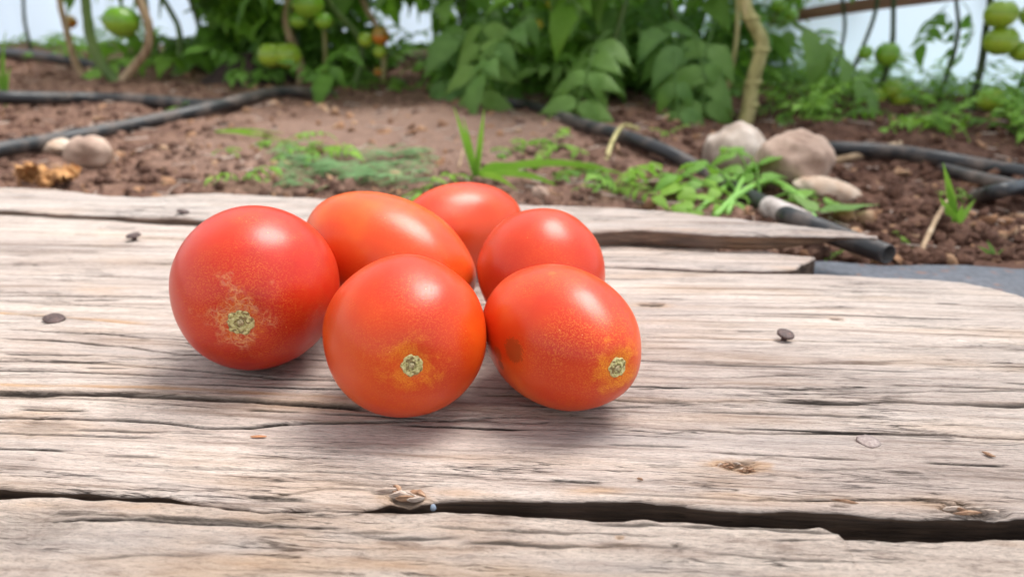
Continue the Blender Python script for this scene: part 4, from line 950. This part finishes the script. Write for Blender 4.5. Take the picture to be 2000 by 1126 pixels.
for a_ in ((1850, 10, 1.3, 2.0, -.6, .2, .45, 'dark', 1), (1840, 20, 1.3, 3.6, -.9, .2, .40, 'dark', 2), (1880, 5, 1.3, 4.4, -.9, .2, .42, 'dark', 3)): placed_leaf(pq, *a_)

# low green growth under the plants (uncountable)
def sprigs(name, n, region, mats, label, seed, smin=.3, smax=.6, zoff=.0, tpl=(.11, 3, .04)):
    rnd = random.Random(seed); VV = []; QQ = []; off = 0; Ts = []
    for s in range(4):
        me = compound_leaf('tmp', *tpl, 200+s, .5); v = np.array([q.co[:] for q in me.vertices]); f = [tuple(q.vertices) for q in me.polygons]
        assert all(len(q) == 4 for q in f); Ts.append((v, np.array(f))); bpy.data.meshes.remove(me)
    for k in range(n):
        x_, y_ = region(rnd); v, f = Ts[rnd.randrange(4)]; s = rnd.uniform(smin, smax)
        c_ = to_px(Vector((x_, y_, gz(x_, y_)+.035*s)))
        if any(y_ < cy_ and (c_[0]-cx)**2+(c_[1]-30*s-cy)**2 < (cr*.95+34*s)**2 for cx, cy, cr, cy_ in CLEAR if cx not in (1650, 1850)): continue
        M = np.array(Euler((rnd.uniform(.0, 1.1), rnd.uniform(-.5, .5), rnd.uniform(0, 6.3))).to_matrix())
        VV.append((v*s) @ M.T + np.array((x_, y_, gz(x_, y_)+zoff+rnd.uniform(0, .01)))); QQ.append(f+off); off += len(v)
    V = np.concatenate(VV); Q = np.concatenate(QQ); me = bpy.data.meshes.new(name); me.vertices.add(len(V)); me.vertices.foreach_set('co', V.reshape(-1).astype(np.float32))
    me.loops.add(Q.size); me.loops.foreach_set('vertex_index', Q.reshape(-1).astype(np.int32)); me.polygons.add(len(Q)); me.polygons.foreach_set('loop_start', np.arange(0, Q.size, 4, dtype=np.int32))
    me.update(calc_edges=True); me.validate(); me.polygons.foreach_set('use_smooth', np.ones(len(me.polygons), bool))
    return tag(link(name, me, mats), label, None, None, 'stuff')
def reg_right(r_):
    q_ = r_.uniform(.28, .72); return (lambda w_: (w_*q_, w_))(r_.uniform(1.06-.16*min(1, max(0, (q_-.33)/.2)), min(1.75, 1.42/(q_+.42))))
def reg_mid(r_):
    y_ = r_.uniform(1.28, 2.1); return (y_*r_.uniform(-.36, .33), y_)
def reg_left(r_):
    y_ = r_.uniform(1.70, 2.4); return (y_*r_.uniform(-.75, -.35), y_)
sprigs('ground_weeds', 340, reg_right, L_BRIGHT, 'bright green low weeds under the plants on the right', 1, .30, .68, tpl=(.13, 5, .030))
sprigs('ground_weeds', 220, reg_right, L_MID, 'darker low weeds mixed in under the plants on the right', 6, .3, .8, tpl=(.14, 5, .026))
sprigs('ground_weeds', 420, reg_mid, L_MID, 'low green weeds at the foot of the middle row', 2, .5, 1.3, tpl=(.12, 4, .034))
sprigs('ground_weeds', 200, reg_left, L_MID, 'low green weeds at the back left', 3, .35, .8)

# --- loose greenery on the soil in front
GW = 'small weeds on the soil'
rp = G(930, 352, .0)
blades('grass_tuft', 'upright green grass seedling behind the rearmost tomato', rp, [at_y(886, 208, rp.y-.01), at_y(946, 212, rp.y-.01), at_y(905, 230, rp.y), at_y(935, 285, rp.y-.01), at_y(960, 318, rp.y)], .0032, L_BRIGHT, 'grass', GW, sag=.05)
rp = G(935, 350, .004)
blades('grass_tuft', 'long grass blades bending right over the furrow', rp, [at_y(1250, 350, rp.y+.02), at_y(1180, 338, rp.y+.03), at_y(1110, 372, rp.y-.03), at_y(1060, 330, rp.y+.02), at_y(1010, 372, rp.y-.04), at_y(990, 318, rp.y)], .0042, L_BRIGHT, 'grass', GW, sag=.14)
def weed(label, px, py, n, s, mat='bright', seed=0, flat=.5, name='weed', grp=GW):
    p = G(px, py); root = empty(name, p); tag(root, label, 'weed', grp); rnd = random.Random(seed)
    for k in range(n):
        az = 2*PI*k/n+rnd.uniform(-.5, .5); ss = s*rnd.uniform(.7, 1.2)
        link('leaf', LEAF[mat][rnd.randrange(5)], None, root, (0, 0, .004), (rnd.uniform(0, flat), rnd.uniform(-.4, .4), az), (ss, ss, ss))
    return root
weed('pale green leafy weed at the right end of the long grass blades', 1205, 385, 6, .28, seed=1, flat=.9)
weed('feathery light green sprig lying right of the upright grass', 1085, 292, 8, .24, seed=2)
weed('small green sprig on the furrow edge above the feathery one', 1000, 300, 6, .22, seed=3)
weed('little green tuft beside the dry curved stalk', 1300, 270, 4, .12, seed=4, flat=.8)
weed('small green weed on bare soil left of the cut grass', 555, 285, 6, .24, seed=5)
weed('scattered green leaflets in front of the bare patch', 620, 305, 7, .26, seed=6)
weed('green sprout close behind the boards at the left', 470, 362, 6, .22, seed=7, flat=.9)
weed('tiny green sprout right of the sprout behind the boards', 440, 300, 3, .10, seed=8)
weed('yellow-green sprig touching the back of the boards between two tomatoes', 830, 385, 7, .26, seed=9)
weed('green tuft where the two left hoses meet', 352, 215, 4, .13, seed=10, flat=.9)
weed('dull green weed clump in front of the furrow', 1140, 345, 5, .20, mat='mid', seed=14)
weed('small weed under the tip of the strip board', 1645, 505, 3, .09, seed=12)
weed('green leaves at the pale hose bend below the boards edge', 1750, 470, 2, .07, seed=13)
rp = G(420, 262, .003)
blades('leaf_stalk', 'yellow-green leaf stalk lying on the soil', rp, [G(520, 280, .004), G(556, 270, .006), G(575, 285, .004)], .0017, L_BRIGHT, 'leaf stalk', GW, sag=.05)
# cut grass heap (stuff): many short strips
rnd = random.Random(77); V = []; Fc = []
for k in range(900):
    px = rnd.uniform(540, 850); py = rnd.gauss(338, 20)
    if not 290 < py < 376 or float(perlin(np.array([px/34.]), np.array([py/17.]), 6)[0]) < .10: continue
    c_ = G(px, py, rnd.uniform(.001, .009)); L = rnd.uniform(.012, .045); az = rnd.gauss(.1, .45); w = rnd.uniform(.0007, .0018)
    d_ = Vector((math.cos(az), math.sin(az), rnd.uniform(-.08, .12))); s_ = Vector((-math.sin(az), math.cos(az), .2)); o_ = len(V)
    for i in range(4):
        q = c_ + d_*L*(i/3-.5) + Vector((0, 0, .004*math.sin(i*1.0))); ww = w*(1-.6*abs(i/3-.5)*2)
        V += [q-s_*ww, q+s_*ww]
        if i: a0 = o_+2*(i-1); Fc.append((a0, a0+1, a0+3, a0+2))
tag(link('cut_grass', mesh('cut_grass', V, Fc), L_PALE), 'heap of wilted cut grass on the soil behind the tomatoes', None, None, 'stuff')
# picked shoots beside the stones
LEAF['broad'] = []
for s_i in range(4):
    me = compound_leaf('leaf', .075, 2, .046, 300+s_i, .45); me.materials.append(L_BRIGHT); LEAF['broad'].append(me)
p = G(1455, 428, .0); root = empty('picked_shoots', p); tag(root, 'heap of bright green picked shoots in front of the two large stones', 'green shoots')
rnd = random.Random(9)
for k, (px, py, az, s, pt) in enumerate(((1440, 395, .5, .36, .7), (1430, 400, 1.6, .34, .5), (1480, 395, -.4, .36, .7), (1500, 405, -1.2, .34, .3), (1410, 410, 2.3, .30, .2), (1465, 385, .1, .38, .9), (1520, 410, -1.9, .30, .2), (1450, 400, 3.0, .26, .1), (1400, 395, 1.1, .32, .6), (1490, 380, -.8, .34, .8))):
    s *= 2.1; link('leaf', LEAF['broad'][k % 4], None, root, G(px, py, .008)-p, (pt*.8, rnd.uniform(-.6, .6), az), (s, s, s))
def st2(pts, r=.0026):
    link('stalk', tube('stalk', [G(x, y_, dz)-p for x, y_, dz in pts], r, seg=10, n=8), STL, root)
t = NT('lime_stalk'); t.set(color=(.20, .42, .07), rough=.5, sss=.1); STL = t.m
st2([(1395, 428, .002), (1440, 405, .012), (1500, 388, .018), (1560, 412, .012), (1590, 440, .004)], .0030)
st2([(1360, 418, .002), (1400, 395, .008), (1440, 370, .016)], .0026); st2([(1420, 425, .003), (1450, 385, .02), (1490, 352, .016), (1530, 362, .006)], .0022)
# broad leaf lying right of the sleeve
rp = G(1605, 432, .004); root = empty('fallen_leaf', rp); tag(root, 'single broad green leaf lying on the soil beside the pale hose sleeve', 'leaf')
v, f = leaflet(.052, .026, 5, 3, .1, .25); link('leaf_blade', mesh('leaf_blade', v, f), L_TEAL, root, (0, 0, .004), (.12, -.1, -1.35))
v, f = leaflet(.030, .016, 4, 8, .1, .25); link('leaf_blade', mesh('leaf_blade', v, f), L_TEAL, root, (-.004, .004, .004), (.35, -.1, .5))
# seedling at the right
rp = G(1868, 445); blades('seedling', 'bright green seedling with one tall blade at the right', rp, [at_y(1842, 318, rp.y), at_y(1880, 400, rp.y-.01), at_y(1905, 388, rp.y+.01), at_y(1835, 385, rp.y-.01), at_y(1850, 360, rp.y)], .0030, L_BRIGHT, 'seedling', GW, sag=.04)
root = empty('weed', G(1880, 405)); tag(root, 'frilly pale leaves beside the tall seedling', 'weed', GW)
for k in range(3): link('leaf', LEAF['bright'][k], None, root, (0, 0, .004), (.6, 0, -1.2+k*.9), (.12, .12, .12))
rp = G(1945, 505); blades('grass_tuft', 'thin pale grass blades at the lower right of the soil', rp, [at_y(1910, 480, rp.y), at_y(1928, 470, rp.y), at_y(1960, 485, rp.y)], .0012, L_PALE, 'grass', GW, sag=.05)
# dry sticks
def stick(label, pts, r=.0022, mat=STB):
    o = link('dry_stalk', tube('dry_stalk', [G(x, y_, dz) for x, y_, dz in pts], lambda q: r*(1-.3*q), seg=10, n=8, rough=.08), mat); return tag(o, label, 'dry stalk', 'dry stalks on the soil')
stick('pale dry stalk standing left of the green seedling', [(1797, 497, .0), (1812, 470, .006), (1832, 445, .016), (1848, 430, .020)], .0022)
stick('curved straw-coloured stalk bridging the centre hose', [(1182, 320, .0), (1196, 295, .012), (1216, 282, .022), (1245, 282, .018)], .0028, STW)
stick('thick brown stalk lying right of the pinkish stone', [(1628, 322, .004), (1680, 312, .006), (1755, 296, .010)], .0046)
stick('thin dry twig left of the upright grass', [(895, 330, .0), (905, 312, .01), (912, 300, .012)], .0012)

# ---------------------------------------------------------------- greenhouse film wall and timber rail
t = NT('plastic_film'); c = t.coord(); fo = t.noise(t.coord(scale=(9, 9, .8)), 1, 4, .6)
t.set(color=t.ramp(fo, [(.3, (.50, .67, .92)), (.6, (.68, .83, .99))]), rough=.35, spec=.5, normal=t.bump(fo, .5, .02))
tl = t.node('ShaderNodeBsdfTranslucent'); tl.inputs[0].default_value = (.68, .85, 1, 1)
mx = t.node('ShaderNodeMixShader'); mx.inputs[0].default_value = .68; t.l.new(t.p.outputs[0], mx.inputs[1]); t.l.new(tl.outputs[0], mx.inputs[2])
tr = t.node('ShaderNodeBsdfTransparent'); mx2 = t.node('ShaderNodeMixShader'); mx2.inputs[0].default_value = .08; t.l.new(mx.outputs[0], mx2.inputs[1]); t.l.new(tr.outputs[0], mx2.inputs[2]); t.l.new(mx2.outputs[0], t.out.inputs[0])
FILM = t.m
corners = [Vector((-3.2, 2.6, 0)), Vector((.32, 2.35, 0)), Vector((.62, 1.65, 0)), Vector((.86, 1.22, 0)), Vector((1.30, .35, 0)), Vector((1.6, -.7, 0))]
pts = []
for a_, b_ in zip(corners, corners[1:]):
    nseg = int((b_-a_).length/.02)
    for k in range(nseg): pts.append(a_.lerp(b_, k/nseg))
pts.append(corners[-1]); zs = np.linspace(-.08, 1.5, 24); P = np.zeros((len(pts), len(zs), 3))
arc = np.arange(len(pts))*.02
for j, z_ in enumerate(zs):
    off = .010*perlin(arc*5, arc*0+z_*1.2, 4) + .005*perlin(arc*16, arc*0+z_*2, 5)
    for i, q in enumerate(pts): P[i, j] = (q.x + off[i]*.5, q.y + off[i], z_)
wall = empty('film_wall', (0, 0, 0)); tag(wall, 'pale bluish plastic film wall of the greenhouse behind the plants', 'greenhouse wall')
link('film', grid_mesh('film', P), FILM, wall)
t = NT('rail_timber'); t.set(color=t.ramp(t.noise(t.coord(scale=(8, 90, 90)), 1, 4), [(.3, (.20, .085, .055)), (.7, (.38, .20, .14))]), rough=.8); RAIL = t.m
def beam(a_, b_, w, h_, mat, name, parent):
    d = (b_-a_); L = d.length; V = []; Fc = []
    for x_ in np.linspace(0, L, 12):
        for (yy, zz) in ((-w/2, -h_/2), (w/2, -h_/2), (w/2, h_/2), (-w/2, h_/2)): V.append((x_, yy, zz+.002*math.sin(x_*9)))
    for i in range(11):
        for k in range(4): a0 = 4*i; Fc.append((a0+k, a0+4+k, a0+4+(k+1) % 4, a0+(k+1) % 4))
    Fc += [(0, 1, 2, 3), (47, 46, 45, 44)]
    o = link(name, mesh(name, V, Fc, False), mat, parent, a_); o.rotation_mode = 'QUATERNION'; o.rotation_quaternion = d.to_track_quat('X', 'Z'); return o
# the rail climbs along the side wall
ra = at_y(1545, 34, 1.62); rb = at_y(1850, -12, 1.30); dd_ = (rb-ra)
beam(ra - dd_*.15, ra + dd_*1.5, .02, .021, RAIL, 'timber_rail', wall)
for c0 in (corners[1], corners[4]):
    beam(Vector((c0.x+.03, c0.y+.03, -.08)), Vector((c0.x+.03, c0.y+.03, 1.5)), .04, .04, RAIL, 'wall_post', wall)
for q in (.1, .4, .7):
    c0 = corners[0].lerp(corners[1], q); beam(Vector((c0.x, c0.y+.05, -.08)), Vector((c0.x, c0.y+.05, 1.5)), .04, .04, RAIL, 'wall_post', wall)

# slender twigs, straw and curled leaf scraps on the soil (uncountable)
rnd = random.Random(91); V = []; Fc = []
for k in range(520):
    y_ = .52 + 1.1*rnd.random()**1.4; x_ = rnd.uniform(-.75, .8)*y_; L = rnd.uniform(.008, .035)
    if y_ < .62 and x_ < .12: continue
    az = rnd.uniform(0, 6.28); w = rnd.uniform(.0004, .0011); d_ = Vector((math.cos(az), math.sin(az), rnd.uniform(-.15, .25))); sd_ = Vector((-math.sin(az), math.cos(az), 0))
    c_ = Vector((x_, y_, gz(x_, y_)+.002)); o_ = len(V); bend = rnd.uniform(-.3, .3)
    for i in range(4):
        q = c_ + d_*L*(i/3-.5) + sd_*L*bend*(i/3-.5)**2*2
        V += [q-sd_*w, q+sd_*w, q+Vector((0, 0, w*1.4))]
        if i:
            a0 = o_+3*(i-1)
            for m_ in range(3): Fc.append((a0+m_, a0+(m_+1) % 3, a0+3+(m_+1) % 3, a0+3+m_))
tag(link('straw', mesh('straw', V, Fc, False), SPL2), 'bits of pale straw and twig scattered over the soil', None, None, 'stuff')
